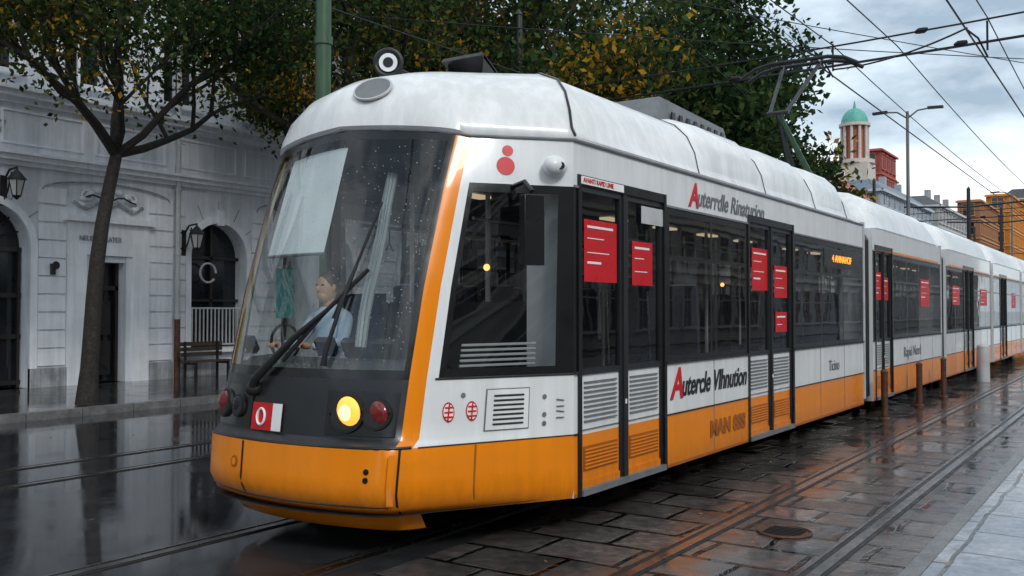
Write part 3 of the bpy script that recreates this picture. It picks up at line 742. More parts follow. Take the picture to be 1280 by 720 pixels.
# ------------------------------------------------------------------ white house with arches
def archwall(b,t,s0,s1,h0,h1,ops,mat,depth=.4,back='bglass'):
    cur=s0
    def q(a,c,x,y): b.quad([(a,t,x),(c,t,x),(c,t,y),(a,t,y)],mat)
    for a,c,si,sp,rd in sorted(ops):
        q(cur,a,h0,h1)
        if si>h0: q(a,c,h0,si)
        r=(c-a)/2; n=16 if rd else 1; m_=(a+c)/2; P=[]
        for i in range(n+1):
            if rd: an=math.pi*(1-i/n); P.append((m_+r*math.cos(an),sp+r*math.sin(an)))
            else: P.append((a if i==0 else c,sp))
        for (x0,z0),(x1,z1) in zip(P[:-1],P[1:]):
            b.quad([(x0,t,z0),(x1,t,z1),(x1,t,h1),(x0,t,h1)],mat)
            b.quad([(x0,t,z0),(x0,t+depth,z0),(x1,t+depth,z1),(x1,t,z1)],mat)
        b.quad([(a,t,si),(a,t+depth,si),(a,t+depth,sp),(a,t,sp)],mat); b.quad([(c,t,si),(c,t,sp),(c,t+depth,sp),(c,t+depth,si)],mat)
        b.quad([(a,t,si),(c,t,si),(c,t+depth,si),(a,t+depth,si)],mat)
        top=sp+(r if rd else 0)
        b.quad([(a-.05,t+depth,si-.05),(c+.05,t+depth,si-.05),(c+.05,t+depth,top+.05),(a-.05,t+depth,top+.05)],back)
        cur=c
    q(cur,s1,h0,h1)
TB=16.5
house=empty('white_townhouse')
w=MB()
ops=[(3.0,4.85,.13,3.2,1),(6.3,7.2,.13,2.95,0),(9.05,10.85,.86,3.2,1),(13.2,15.0,.86,3.2,1),(17.2,19,.86,3.2,1),(-1.4,.4,.86,3.2,1)]
archwall(w,TB,-5,21,.13,6.4,ops,'stucco')
ops2=[(x,x+1.0,7.0,8.8,0) for x in (-4,-1.2,1.6,3.5,5.6,8.2,10.8,13.4,16,18.6)]
archwall(w,TB+.02,-5,21,6.4,9.8,ops2,'stucco',.25)
ops3=[(x,x+1.0,10.3,11.9,0) for x in (-4,-1.2,1.6,3.5,5.6,8.2,10.8,13.4,16,18.6)]
archwall(w,TB+.04,-5,21,9.8,12.6,ops3,'stucco',.25)
w.box(-5,21,TB+.5,TB+8,.1,12.6,'stucco')
w.box(-5.01,-4.9,TB+.05,TB+.6,.1,12.6,'stucco'); w.box(20.9,21.01,TB+.05,TB+.6,.1,12.6,'stucco')
w.build('walls',house)
tr=MB()
tr.box(-5,3.0,TB-.08,TB-.002,.13,.55,'grime'); tr.box(4.85,5.7,TB-.08,TB-.002,.13,.55,'grime'); tr.box(7.8,9.0,TB-.08,TB-.002,.13,.55,'grime'); tr.box(9.0,21,TB-.08,TB-.002,.13,.5,'grime')
def bands(s0,s1,h0,h1):
    h=h0
    while h+.36<h1+.001:
        tr.box(s0,s1,TB-.045,TB-.002,h,h+.355,'stucco2'); h+=.40
bands(5.03,5.68,.6,4.8); bands(7.82,8.5,.6,4.8); bands(8.72,8.88,.6,4.8); bands(11.03,13.0,.6,4.8); bands(.6,2.8,.6,4.8); bands(15.2,17.0,.6,4.8)
for h,d,e in ((4.95,.10,.10),(5.05,.20,.12),(5.17,.28,.07),(6.30,.12,.12),(6.42,.26,.12),(6.54,.36,.10),(9.75,.2,.15),(12.4,.25,.15),(12.55,.5,.2)):
    tr.box(-5.1,21.1,TB-d,TB-.001,h,h+e,'stucco2')
k=-4.6
while k<20: 
    for (a,c,z0,z1) in ((k,k+1.9,5.42,5.46),(k,k+1.9,6.12,6.16),(k,k+.04,5.46,6.12),(k+1.86,k+1.9,5.46,6.12)): tr.box(a,c,TB-.04,TB-.001,z0,z1,'stucco2')
    k+=2.2
def archmould(a,c,sp,wd=.16,si=.13):
    r=(c-a)/2; m_=(a+c)/2; n=20
    for k in range(n):
        a0=math.pi*k/n; a1=math.pi*(k+1)/n
        P=[(m_+R*math.cos(x),sp+R*math.sin(x)) for R,x in ((r,a0),(r+wd,a0),(r+wd,a1),(r,a1))]
        tr.quad([(x,TB-.07,z) for x,z in P],'stucco2')
        tr.quad([(P[1][0],TB-.07,P[1][1]),(P[1][0],TB,P[1][1]),(P[2][0],TB,P[2][1]),(P[2][0],TB-.07,P[2][1])],'stucco2')
        tr.quad([(P[0][0],TB-.07,P[0][1]),(P[3][0],TB-.07,P[3][1]),(P[3][0],TB+.01,P[3][1]),(P[0][0],TB+.01,P[0][1])],'stucco2')
        if k%3==1:
            tr.obox((m_+(r+wd+.22)*math.cos(a0),TB-.004,sp+(r+wd+.22)*math.sin(a0)),(.2*math.cos(a0),0,.2*math.sin(a0)),(0,.006,0),(-.012*math.sin(a0),0,.012*math.cos(a0)),'grime')
    tr.box(a-wd,a,TB-.07,TB+.01,si,sp,'stucco2'); tr.box(c,c+wd,TB-.07,TB+.01,si,sp,'stucco2')
    tr.obox((m_,TB-.08,sp+r+.14),(.09,0,0),(0,.06,0),(0,0,.2),'stucco2')
for o_ in ops:
    if o_[4]: archmould(o_[0],o_[1],o_[3],si=o_[2]+ (0 if o_[2]<.5 else -.06))
tr.box(5.7,6.15,TB-.10,TB-.001,.13,3.85,'stucco2'); tr.box(7.35,7.8,TB-.10,TB-.001,.13,3.85,'stucco2'); tr.box(6.15,7.35,TB-.10,TB-.001,3.1,3.85,'stucco2')
tr.box(5.6,7.9,TB-.22,TB-.001,3.85,3.98,'stucco2'); tr.box(6.15,6.3,TB-.05,TB-.001,.13,3.1,'stucco'); tr.box(7.2,7.35,TB-.05,TB-.001,.13,3.1,'stucco')
for c_ in (6.75,2.0):
    for k in range(9):
        a=k/8*math.pi
        tr.ell((c_+.7*math.cos(a),TB-.03,4.25+.38*math.sin(a)),(.11,.05,.07),'stucco2',10,6)
    tr.tube([(c_-.9,TB-.03,4.3),(c_-.6,TB-.04,4.15),(c_-.2,TB-.05,4.35),(c_,TB-.05,4.2),(c_+.2,TB-.05,4.35),(c_+.6,TB-.04,4.15),(c_+.9,TB-.03,4.3)],.04,'grime',n=6)
    for sg in (-1,1):
        tr.tube([(c_+sg*(.55+.16*math.cos(x)*(1-x/9)),TB-.05,4.45+.16*math.sin(x)*(1-x/9)) for x in [i*.5 for i in range(16)]],.028,'stucco2',n=6)
tr.tube([(6.1+1.3*i/8,TB-.12,4.42+.06*math.sin(i*1.4)) for i in range(9)],.022,'iron',n=5)
for a,c in ((5.1,8.4),(11.2,12.9),(.7,2.7)):
    tr.tube([(a+(c-a)*(.5-.5*math.cos(math.pi*i/14)),TB-.05,4.50+.28*math.sin(math.pi*i/14)) for i in range(15)],.02,'grime',n=5)
for o_ in ops2+ops3:
    a,c,si,sp,_=o_
    tr.box(a-.14,a,TB-.05,TB+.05,si-.0,sp+.0,'stucco2'); tr.box(c,c+.14,TB-.05,TB+.05,si,sp,'stucco2'); tr.box(a-.14,c+.14,TB-.07,TB+.05,sp,sp+.16,'stucco2'); tr.box(a-.2,c+.2,TB-.14,TB+.05,si-.1,si,'stucco2')
    tr.box((a+c)/2-.03,(a+c)/2+.03,TB+.2,TB+.26,si,sp,'stucco2'); tr.box(a,c,TB+.2,TB+.255,si+(sp-si)*.62,si+(sp-si)*.62+.05,'stucco2')
tr.build('trim',house)
text('carved_lettering','NEUES THEATER',(5.95,TB-.115,3.42),.17,'grime',house,extr=.01,sx=.85)
text('carved_lettering','1897',(3.5,TB-.02,5.62),.4,'grime',house,extr=.01)
dw=MB()
for a,c,si,sp,rd in ops:
    if si<.5 and rd:
        for s in (a+.05,(a+c)/2-.06,(a+c)/2+.06,c-.1): dw.box(s,s+.06,TB+.28,TB+.38,si,sp,'doorw')
        for h in (.2,1.2,2.1,3.1): dw.box(a,c,TB+.3,TB+.37,h,h+.1,'doorw')
        m_=(a+c)/2;r=(c-a)/2
        for k in range(1,8):
            an=math.pi*k/8; dw.tube([(m_,TB+.33,sp+.05),(m_+r*math.cos(an),TB+.33,sp+r*math.sin(an))],.02,'iron',n=5)
    elif rd:
        m_=(a+c)/2;r=(c-a)/2
        dw.box(m_-.035,m_+.035,TB+.28,TB+.36,si,sp+r,'doorw'); dw.box(a,c,TB+.28,TB+.355,sp-.04,sp+.04,'doorw'); dw.box(a,c,TB+.28,TB+.355,2.05,2.12,'doorw')
        dw.box(a-.2,c+.2,TB-.2,TB+.1,si-.12,si-.02,'stucco2')
        for h in (si+.06,si+1.0): dw.box(a-.02,c+.02,TB-.10,TB-.07,h,h+.04,'lgrey')
        k=a
        while k<c: dw.box(k,k+.03,TB-.098,TB-.072,si+.1,si+1.0,'lgrey'); k+=.12
        dw.tube([(m_+.25*math.cos(x)-.25,TB+.1,2.8+.25*math.sin(x)) for x in [i*.35 for i in range(17)]],.03,'lgrey',n=5)
    else:
        dw.box(a,a+.08,TB+.25,TB+.35,si,sp,'doorw'); dw.box(c-.08,c,TB+.25,TB+.35,si,sp,'doorw'); dw.box(a,c,TB+.25,TB+.349,2.3,2.4,'doorw')
        for h in (.3,1.25): dw.box(a+.2,c-.2,TB+.27,TB+.34,h,h+.8,'doorw')
dw.tube([(8.6,TB-.12,.13),(8.6,TB-.12,12.4)],.065,'lgrey',n=10); dw.tube([(8.6,TB-.12,.13),(8.6,TB-.12,1.6)],.075,'rust',n=10)
for h in (1.6,3.2,4.8,7,9): dw.tube([(8.6,TB-.12,h),(8.6,TB-.12,h+.08)],.085,'lgrey',n=10)
dw.tube([(5.35,TB-.08,2.62),(5.35,TB-.08,2.86)],.06,'iron',n=10); dw.disc((5.35,TB-.2,2.82),(0,-1,0),.09,'iron')
dw.build('joinery',house,smooth=40)
rb=MB(); M['slate']=pbr('roof_slate',(.06,.06,.065),.5,var=.4,scale=6)
rb.quad([(-5.3,TB-.4,12.75),(21.3,TB-.4,12.75),(21.3,TB+4,15.5),(-5.3,TB+4,15.5)],'slate'); rb.quad([(-5.3,TB+4,15.5),(21.3,TB+4,15.5),(21.3,TB+8.3,12.75),(-5.3,TB+8.3,12.75)],'slate')
rb.build('roof',house)
def lantern(s,h):
    e=empty('wall_lantern'); b=MB(); y=TB-.55
    b.tube([(s,TB-.02,h+.1),(s,TB-.25,h+.35),(s,y,h+.38),(s,y,h+.3)],.025,'iron',n=6)
    b.tube([(s,TB-.02,h-.3),(s,TB-.2,h-.1),(s,TB-.35,h+.3)],.02,'iron',n=6); b.box(s-.07,s+.07,TB-.05,TB-.003,h-.4,h+.25,'iron')
    for k in range(6):
        a=math.pi*k/3; a2=math.pi*(k+1)/3
        p0=Vector((s+.09*math.cos(a),y+.09*math.sin(a),h-.22)); p1=Vector((s+.17*math.cos(a),y+.17*math.sin(a),h+.12))
        q0=Vector((s+.09*math.cos(a2),y+.09*math.sin(a2),h-.22)); q1=Vector((s+.17*math.cos(a2),y+.17*math.sin(a2),h+.12))
        b.tube([p0,p1],.012,'iron',n=5); b.quad([p0,q0,q1,p1],'lampg'); b.tube([p1,q1],.014,'iron',n=5); b.tube([p0,q0],.012,'iron',n=5)
    b.tube([(s,y,h+.12),(s,y,h+.25),(s,y,h+.34)],[.2,.1,.02],'iron',n=6); b.tube([(s,y,h-.3),(s,y,h-.22)],[.02,.09],'iron',n=6)
    b.build('lantern_body',e,smooth=30)
lantern(4.25,4.45); lantern(8.83,3.6)
bench=empty('park_bench'); b=MB(); bs=8.35;bt=15.5
for k in range(3): b.box(bs,bs+1.3,bt+.14*k,bt+.14*k+.11,.55,.59,'wood')
for k in range(3): b.box(bs,bs+1.3,bt+.46,bt+.49,.68+.13*k,.78+.13*k,'wood')
for x in (bs+.12,bs+1.1):
    b.box(x,x+.06,bt,bt+.05,.13,.55,'iron'); b.box(x,x+.06,bt+.42,bt+.46,.13,1.05,'iron'); b.box(x,x+.06,bt+.05,bt+.42,.49,.545,'iron')
b.build('seat_and_frame',bench)

# ------------------------------------------------------------------ generic buildings
def building(name,x0,x1,y0,y1,h,st,nw,col,faces=('y0',),roof=None,rh=2.0,winw=.5,ground=4.0,rcol=(.06,.06,.065)):
    e=empty(name); wm=pbr(name+'_wall',col,.8,var=.2,scale=.6,bump=.2,bscale=8,streak=.3); tm=pbr(name+'_trim',[min(1,c*1.25) for c in col],.75,var=.15)
    b=MB(); b.box(x0,x1,y0,y1,0,h,wm); b.build('walls',e)
    b=MB(); sh=(h-ground)/max(1,st)
    def put(face,a0,a1,z0,z1,d0,d1,m):
        if face=='y0': b.box(a0,a1,y0-d1,y0-d0,z0,z1,m)
        elif face=='y1': b.box(a0,a1,y1+d0,y1+d1,z0,z1,m)
        elif face=='x0': b.box(x0-d1,x0-d0,a0,a1,z0,z1,m)
        else: b.box(x1+d0,x1+d1,a0,a1,z0,z1,m)
    for f in faces:
        A0,A1=(x0,x1) if f[0]=='y' else (y0,y1)
        n=max(1,int(nw*(A1-A0)/(x1-x0))) if f[0]=='x' else nw
        p=(A1-A0)/n
        for k in range(st+1):
            for i in range(n):
                c=A0+p*(i+.5); ww=p*winw/2
                if k==0: z0,z1=.9,ground-.7; ww*=1.2
                else: z0=ground+sh*(k-1)+sh*.22; z1=ground+sh*(k-1)+sh*.82
                put(f,c-ww,c+ww,z0,z1,.003,.02,'bglass')
                put(f,c-ww-.14,c-ww,z0,z1,.001,.09,tm); put(f,c+ww,c+ww+.14,z0,z1,.001,.09,tm); put(f,c-ww-.2,c+ww+.2,z1,z1+.2,.001,.14,tm); put(f,c-ww-.2,c+ww+.2,z0-.14,z0,.001,.2,tm)
                put(f,c-.035,c+.035,z0,z1,.021,.05,tm); put(f,c-ww,c+ww,z0+(z1-z0)*.62,z0+(z1-z0)*.62+.06,.0215,.048,tm)
            put(f,A0-.05,A1+.05,ground+sh*k-.12,ground+sh*k+.12,.001,.18,tm)
        put(f,A0-.2,A1+.2,h-.25,h+.02,.0015,.4,tm)
    b.build('windows_and_trim',e)
    if roof:
        rm=pbr(name+'_roof',rcol,.6,var=.35,scale=4,bump=.4,bscale=12); b=MB(); ym=(y0+y1)/2; o=.4
        d=min((x1-x0),(y1-y0))*.3
        P=[(x0-o,y0-o,h),(x1+o,y0-o,h),(x1+o,y1+o,h),(x0-o,y1+o,h)]; Q=[(x0+d,y0+d,h+rh),(x1-d,y0+d,h+rh),(x1-d,y1-d,h+rh),(x0+d,y1-d,h+rh)]
        for i in range(4): b.quad([P[i],P[(i+1)%4],Q[(i+1)%4],Q[i]],rm)
        b.quad(Q,rm)
        for i in range(3):
            cx=x0+(x1-x0)*(.2+.3*i); b.box(cx,cx+.8,ym-1.5,ym-.8,h+rh*.3,h+rh+1.0,wm)
        b.build('roof',e)
    return e
building('grey_apartment_house',21.3,40,17.2,27,12.0,3,9,(.40,.40,.42),faces=('y0',),roof='hip')
building('beige_apartment_house',40.3,60,17.6,26,9.5,2,9,(.42,.39,.34),faces=('y0',),roof='hip',rh=1.2)
building('cream_villa',74,91,18.5,26,12.0,3,7,(.72,.68,.60),faces=('y0','x0'),roof='hip',rh=2.4,rcol=(.40,.10,.05))
building('grey_office_block',95,122,19,27,14.2,5,11,(.36,.40,.45),faces=('y0','x0'),roof='hip',rh=2,rcol=(.16,.20,.25))
building('stone_apartment_house',124,146,18.5,25,15.2,4,9,(.42,.42,.42),faces=('y0','x0'),roof='hip',rh=1.5,rcol=(.08,.08,.09))
building('brown_brick_building',148,168,17,20,18,5,10,(.36,.17,.08),faces=('y0','x0'))
building('orange_building',170,195,15.5,19,21,6,10,(.56,.23,.04),faces=('y0','x0'))
building('beige_corner_house',197,240,14,20,23,6,12,(.42,.38,.33),faces=('y0','x0'),roof='hip')
building('red_brick_building',140,150,29,35,25.5,6,4,(.36,.07,.05),faces=('y0','x0'))
building('brown_office',150,160,31,37,23,6,4,(.22,.15,.12),faces=('y0','x0'))
tw=empty('domed_tower'); b=MB(); cx,cy=98.0,22.2
M['copper']=pbr('copper_green',(.10,.38,.32),.55,var=.3); M['redbrick']=pbr('red_brick',(.40,.12,.08),.8,var=.3); M['cream']=pbr('cream_stone',(.55,.5,.44),.8,var=.2)
b.box(cx-1.7,cx+1.7,cy-1.7,cy+1.7,0,17.3,'cream'); b.tube([(cx,cy,17.3),(cx,cy,17.7)],2.0,'cream',n=20)
b.tube([(cx,cy,17.7),(cx,cy,21.3)],1.1,'redbrick',n=16); b.tube([(cx,cy,21.3),(cx,cy,21.6)],1.6,'cream',n=20)
for k in range(10):
    a=2*math.pi*k/10; b.tube([(cx+1.3*math.cos(a),cy+1.3*math.sin(a),17.7),(cx+1.3*math.cos(a),cy+1.3*math.sin(a),21.3)],.16,'cream',n=8)
rs=[(1.4*math.cos(x),21.6+1.7*math.sin(x)) for x in [i/8*math.pi/2*.96 for i in range(9)]]
b.tube([(cx,cy,z) for r,z in rs],[r for r,z in rs],'copper',n=20); b.tube([(cx,cy,23.2),(cx,cy,24.1)],[.2,.04],'copper',n=8)
b.build('tower_body',tw,smooth=35)
xs=[(-42,-26,10,(.5,.48,.44)),(-25.6,-8,9,(.62,.63,.64)),(-7.6,10,11,(.70,.68,.62)),(10.4,30,10.5,(.74,.75,.76)),(30.4,55,12,(.45,.40,.36)),(55.4,90,12,(.5,.5,.5)),(90.4,150,14,(.4,.38,.36))]
for i,(a,c,h,col) in enumerate(xs):
    building(('cream_shop_house','white_hotel','stone_town_hall','white_arcade_house','brown_shop_house','grey_bank','long_apartment_house')[i],a,c,-30,-17.5,h,3,max(4,int((c-a)/2.6)),col,faces=('y1',),roof='hip')
building('white_corner_house',-40,-7,17.2,28,10,3,12,(.6,.6,.6),faces=('y0',),roof='hip')
building('street_end_house',-80,-62,-14,30,12,4,6,(.62,.6,.58),faces=('x1',),roof='hip')

# ------------------------------------------------------------------ trees
def tree(name,x,y,H,tr,cr,seed,nleaf,lsz,fork,pal,limbs=None,lean=(0,0),spread=.42,z0=.13,low=0,depthmax=4):
    rng=np.random.default_rng(seed); rnd=random.Random(seed)
    e=empty(name); b=MB(); cents=[]
    top=Vector((x+lean[0],y+lean[1],fork))
    P=[];R=[]
    for i in range(8):
        f=i/7; P.append((x+lean[0]*f**1.5+.04*math.sin(f*6+seed),y+lean[1]*f**1.5,z0+(fork-z0)*f)); R.append(tr*(1.35 if i==0 else 1.08-.38*f))
    b.tube(P,R,'bark',n=12,caps=False)
    def br(p,d,L,r,dep):
        n=4; pts=[p]; rr=[r]; q=p.copy(); dd=d.copy()
        for i in range(n):
            dd=(dd+Vector((rnd.uniform(-.22,.22),rnd.uniform(-.22,.22),rnd.uniform(-.08,.2)))).normalized()
            q=q+dd*(L/n); pts.append(q.copy()); rr.append(r*(1-.5*(i+1)/n))
            if dep>=2: cents.append((q.copy(),dep))
        b.tube(pts,rr,'bark',n=7 if dep<2 else 5,caps=False)
        if dep<depthmax:
            k=3 if dep<3 else 2
            for j in range(k+ (1 if dep<2 else 0)):
                a=rnd.uniform(0,2*math.pi); t=rnd.uniform(.45,1); st=pts[max(1,min(n,int(t*n+.5)))]
                nd=(dd+Vector((math.cos(a),math.sin(a),rnd.uniform(-.15,.6)))*rnd.uniform(.6,1.0)).normalized()
                br(st,nd,L*rnd.uniform(.6,.8),r*.52,dep+1)
    L0=(H-fork)*spread
    if limbs:
        for d,l,r in limbs: br(top,Vector(d).normalized(),l,r,1)
    else:
        for k in range(6):
            a=k*math.pi*2/6+rnd.uniform(-.4,.4); br(top-Vector((0,0,rnd.uniform(0,.5))),Vector((math.cos(a),math.sin(a),rnd.uniform(.35,1.2))).normalized(),L0*rnd.uniform(.8,1.15),tr*.55,1)
        br(top,Vector((0,0,1)),L0*1.2+(H-fork)*max(0,.42-spread),tr*.65,1)
    b.build('trunk_and_limbs',e,smooth=50)
    C=np.array([c[0][:] for c in cents])
    wgt=rng.random(len(C))**2+.08; wgt/=wgt.sum()
    idx=rng.choice(len(C),nleaf,p=wgt)
    cl=rng.random(len(C)); palA=np.array([p[1] for p in pal]); wts=np.cumsum([p[0] for p in pal]); wts=wts/wts[-1]
    sp=(np.sin(C[:,0]*.9+seed)+np.sin(C[:,1]*1.1+seed*2)+np.sin(C[:,2]*1.0+seed*3))/6+.5
    tv=.55*sp+.45*cl+rng.normal(0,.05,len(C)); tv=np.argsort(np.argsort(tv))/len(C)
    pi=np.searchsorted(wts,tv).clip(0,len(pal)-1)
    pos=C[idx]+rng.normal(0,1,(nleaf,3))*np.array([cr,cr,cr*.75])
    d1=rng.normal(0,1,(nleaf,3)); d1/=np.linalg.norm(d1,axis=1)[:,None]
    d2=rng.normal(0,1,(nleaf,3)); d2-= (d2*d1).sum(1)[:,None]*d1; d2/=np.linalg.norm(d2,axis=1)[:,None]
    s=lsz*rng.uniform(.6,1.3,nleaf)[:,None]
    v=np.empty((nleaf,4,3)); v[:,0]=pos-d1*s; v[:,1]=pos+d2*s*.55; v[:,2]=pos+d1*s; v[:,3]=pos-d2*s*.55
    pj=pi[idx]; stray=rng.random(nleaf)<.07; pj=np.where(stray,rng.integers(0,len(pal),nleaf),pj)
    col=palA[pj]*rng.uniform(.55,1.45,(nleaf,1)); col=np.clip(col,0,1)
    me=bpy.data.meshes.new('leaves'); me.vertices.add(nleaf*4); me.vertices.foreach_set('co',v.ravel())
    me.loops.add(nleaf*4); me.loops.foreach_set('vertex_index',np.arange(nleaf*4)); me.polygons.add(nleaf)
    me.polygons.foreach_set('loop_start',np.arange(nleaf)*4); me.update(calc_edges=True)
    at=me.color_attributes.new('tint','FLOAT_COLOR','POINT'); cc=np.ones((nleaf,4,4)); cc[:,:,:3]=col[:,None,:]; at.data.foreach_set('color',cc.ravel())
    me.materials.append(M['leaf']); o=bpy.data.objects.new('leaves',me); COL.objects.link(o); o.parent=e
GR=(.045,.080,.028);DK=(.022,.040,.017);OL=(.075,.085,.026);YE=(.34,.20,.022)
palA=[(6,DK),(6,GR),(3,OL),(.7,YE)]
tree('street_tree',3.36,12.0,10,.15,.36,7,26000,.062,4.7,palA,lean=(.55,0),
     limbs=[((-1,-.3,.75),2.6,.1),((-.5,.6,1.2),2.4,.09),((.25,0,1.4),2.6,.11),((1,-.2,.22),2.4,.09),((.6,-.7,.8),2.4,.08),((-.1,-1,.9),2.4,.07)])
tree('street_tree',9.9,12.2,13,.22,.42,11,22000,.08,5.6,palA,spread=.38)
tree('street_tree',15.0,12.0,14,.24,.5,13,23000,.105,5.2,[(5,DK),(5,GR),(3,OL),(2.6,YE)],spread=.38)
tree('street_tree',20.5,12.3,14.5,.24,.55,17,24000,.125,5.0,[(5,DK),(6,GR),(3,OL),(2,YE)],spread=.36)
tree('street_tree',26.5,12.0,15,.26,.62,19,26000,.15,4.8,[(6,DK),(7,GR),(2,OL)],spread=.35)
tree('street_tree',31.5,12.2,15.5,.26,.65,23,24000,.17,5,[(6,DK),(6,GR),(1,OL)],spread=.32)
tree('street_tree',36.5,12.4,14.5,.26,.62,29,20000,.17,4.5,[(6,DK),(6,GR),(1,OL)],spread=.30)
tree('street_tree',44.0,12.4,10.8,.24,.5,31,12000,.17,3.8,[(4,GR),(4,OL),(3,YE)],spread=.32)

# ------------------------------------------------------------------ masts, wires, lamps
e=empty('catenary_mast'); b=MB()
b.tube([(1.8,4.6,0),(1.8,4.6,.25)],.2,'pgreen',n=16); b.tube([(1.8,4.6,.25),(1.8,4.6,12)],[.10,.09],'pgreen',n=16); b.tube([(1.8,4.6,5.1),(1.8,4.6,5.2)],.115,'pgreen',n=16)
b.tube([(1.8,4.6,6.9),(1.8,1.65,6.9)],.03,'iron'); b.build('pole',e,smooth=40)
e=empty('overhead_wires'); b=MB()
def wire(pts,r=.014,sag=0,n=10):
    P=[]
    a=Vector(pts[0]);c=Vector(pts[1])
    for i in range(n+1):
        f=i/n; p=a.lerp(c,f); p.z-=sag*4*f*(1-f); P.append(p)
    b.tube(P,r,'wire',n=5)
SP=13.2
for t,h in ((1.5,6.62),(-1.36,6.5)):
    wire([(-60,t,h),(230,t,h)],.016)
for t,h in ((1.5,7.25),(.25,7.05),(-1.36,7.35),(6.4,6.6)):
    xsn=[-24,SP,50,87,124,161,198]
    for a,c in zip(xsn[:-1],xsn[1:]): wire([(a,t,h),(c,t,h)],.012,.28)
for x in (SP,50,87):
    wire([(x,-11,7.9),(x,9,7.2)],.02,.25); wire([(x,-11,7.2),(x,9,6.75)],.028,.1)
    for t in (-1.36,1.5):
        b.tube([(x,t,7.28),(x,t,6.72)],.02,'wire',n=6); b.tube([(x-.9,t+.25,6.95),(x-.3,t+.12,6.9),(x,t,6.6)],.02,'wire',n=6)
    for t,h in ((-4.5,7.45),(-.2,7.28),(-.9,6.92),(3.6,6.84)): b.tube([(x,t-.12,h+.02),(x,t-.05,h),(x,t+.05,h),(x,t+.12,h-.02)],[.03,.06,.06,.03],'wire',n=8)
wire([(SP,1.5,6.75),(SP-2.4,-1.36,6.55)],.018,.12)
wire([(SP-6,9,7.6),(SP+12,-11,7.4)],.011,.2); wire([(2,9,8.2),(30,-9,7.6)],.010,.3)
wire([(1.8,4.6,9.5),(50,9.2,8)],.012,.4)
b.build('wires',e)
for x in (SP,50,87):
    for t in (9.2,-11.2):
        e=empty('catenary_mast'); b=MB(); b.tube([(x,t,0),(x,t,9.2)],[.13,.09],'dgrey',n=12); b.tube([(x,t,0),(x,t,.4)],.2,'dgrey',n=12); b.tube([(x,t,9.2),(x,t,9.35)],[.12,.02],'dgrey',n=12)
        b.box(x-.6,x+.6,t-.04,t+.04,7.1,7.2,'dgrey'); b.build('pole',e,smooth=40)
# slender dark masts between the tracks further down the street
for x,h in ((52,8.6),(66,8.8)):
    e=empty('catenary_mast'); b=MB(); b.tube([(x,4.6,0),(x,4.6,h)],[.14,.10],'dgrey',n=12); b.tube([(x,4.6,h),(x,4.6,h+.15)],[.12,.02],'dgrey',n=12)
    b.tube([(x,4.6,h-1.0),(x,1.2,h-.8)],.05,'dgrey'); b.tube([(x,4.6,h-1.0),(x,8,h-.8)],.05,'dgrey'); b.build('pole',e,smooth=40)
def slamp(x,y,h):
    e=empty('street_lamp'); b=MB(); b.tube([(x,y,0),(x,y,1),(x,y,h)],[.13,.1,.06],'mgrey',n=12)
    for d in (-1,1):
        b.tube([(x,y,h-.3),(x,y-d*.4,h),(x,y-d*.9,h+.05)],.035,'mgrey',n=8); b.obox((x,y-d*1.1,h+.05),(.1,0,0),(0,.3,.01*d),(0,0,.05),'dgrey')
    b.build('post_and_heads',e,smooth=40)
slamp(36,4.6,10.2); slamp(72,4.6,10.5)
for s,t,m in ((9.75,-.22,'rust'),(12.4,-.25,'rust'),(14.6,-.3,'rust')):
    e=empty('bollard'); b=MB(); b.tube([(s,t,0),(s,t,.06),(s,t,.08),(s,t,.78),(s,t,.82),(s,t,.86)],[.09,.09,.055,.055,.065,.03],m,n=12); b.build('post',e,smooth=40)
e=empty('bollard'); b=MB(); b.tube([(20.5,-.25,0),(20.5,-.25,.9),(20.5,-.25,.95)],[.16,.15,.1],'lgrey',n=14); b.build('post',e,smooth=40)

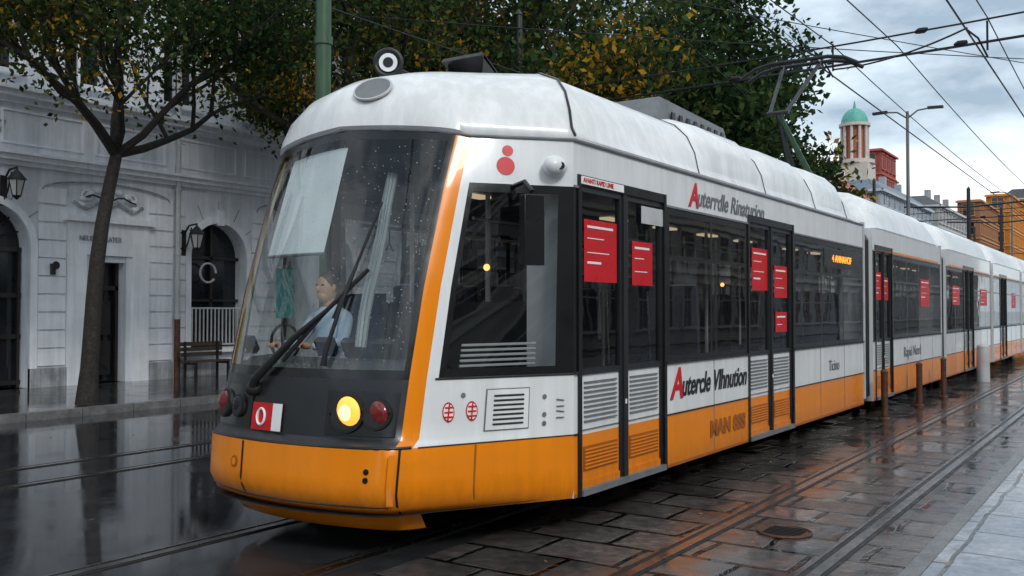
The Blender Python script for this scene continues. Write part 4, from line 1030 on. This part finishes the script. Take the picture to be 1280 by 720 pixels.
# ------------------------------------------------------------------ world and light
wd=bpy.data.worlds.new('World'); scene.world=wd; wd.use_nodes=True; nt=wd.node_tree; nt.nodes.clear()
out=nt.nodes.new('ShaderNodeOutputWorld'); bg=nt.nodes.new('ShaderNodeBackground'); bg.inputs['Strength'].default_value=.15
sky=nt.nodes.new('ShaderNodeTexSky'); sky.sky_type='NISHITA'; sky.sun_disc=False
sd=Vector((-.45,-.80,.72)).normalized(); el=math.asin(sd.z); sky.sun_elevation=el; sky.sun_rotation=math.atan2(sd.x,sd.y)
tc=nt.nodes.new('ShaderNodeTexCoord'); mp=nt.nodes.new('ShaderNodeMapping'); mp.inputs['Scale'].default_value=(1,1,2.6); nt.links.new(tc.outputs['Generated'],mp.inputs['Vector'])
nz=nt.nodes.new('ShaderNodeTexNoise'); nz.inputs['Scale'].default_value=2.6; nz.inputs['Detail'].default_value=7; nz.inputs['Roughness'].default_value=.55; nt.links.new(mp.outputs[0],nz.inputs['Vector'])
cr=nt.nodes.new('ShaderNodeValToRGB'); cr.color_ramp.elements[0].position=.40; cr.color_ramp.elements[0].color=(2.8,3.6,4.4,1)
cr.color_ramp.elements[1].position=.60; cr.color_ramp.elements[1].color=(9.2,9.6,9.9,1)
x=cr.color_ramp.elements.new(.49); x.color=(5.6,6.5,7.2,1)
nt.links.new(nz.outputs['Fac'],cr.inputs['Fac'])
mx=nt.nodes.new('ShaderNodeMix'); mx.data_type='RGBA'; mx.inputs[0].default_value=.9
nt.links.new(sky.outputs[0],mx.inputs[6]); nt.links.new(cr.outputs[0],mx.inputs[7]); nt.links.new(mx.outputs[2],bg.inputs['Color']); nt.links.new(bg.outputs[0],out.inputs[0])
sl=bpy.data.lights.new('sun','SUN'); sl.energy=1.5; sl.angle=rad(12); sl.color=(1,.96,.9); so=bpy.data.objects.new('sun',sl); COL.objects.link(so)
so.rotation_euler=sd.to_track_quat('Z','Y').to_euler()

# ------------------------------------------------------------------ camera
cam=bpy.data.cameras.new('camera'); co=bpy.data.objects.new('camera',cam); COL.objects.link(co)
co.location=(-6.716,-3.882,1.82); co.rotation_euler=(rad(91.34),0,-math.atan2(.832,.555)); cam.lens=33.75; cam.sensor_width=36; cam.clip_end=3000; cam.clip_start=.05
scene.camera=co
scene.view_settings.view_transform='Standard'; scene.view_settings.look='None'; scene.view_settings.exposure=0
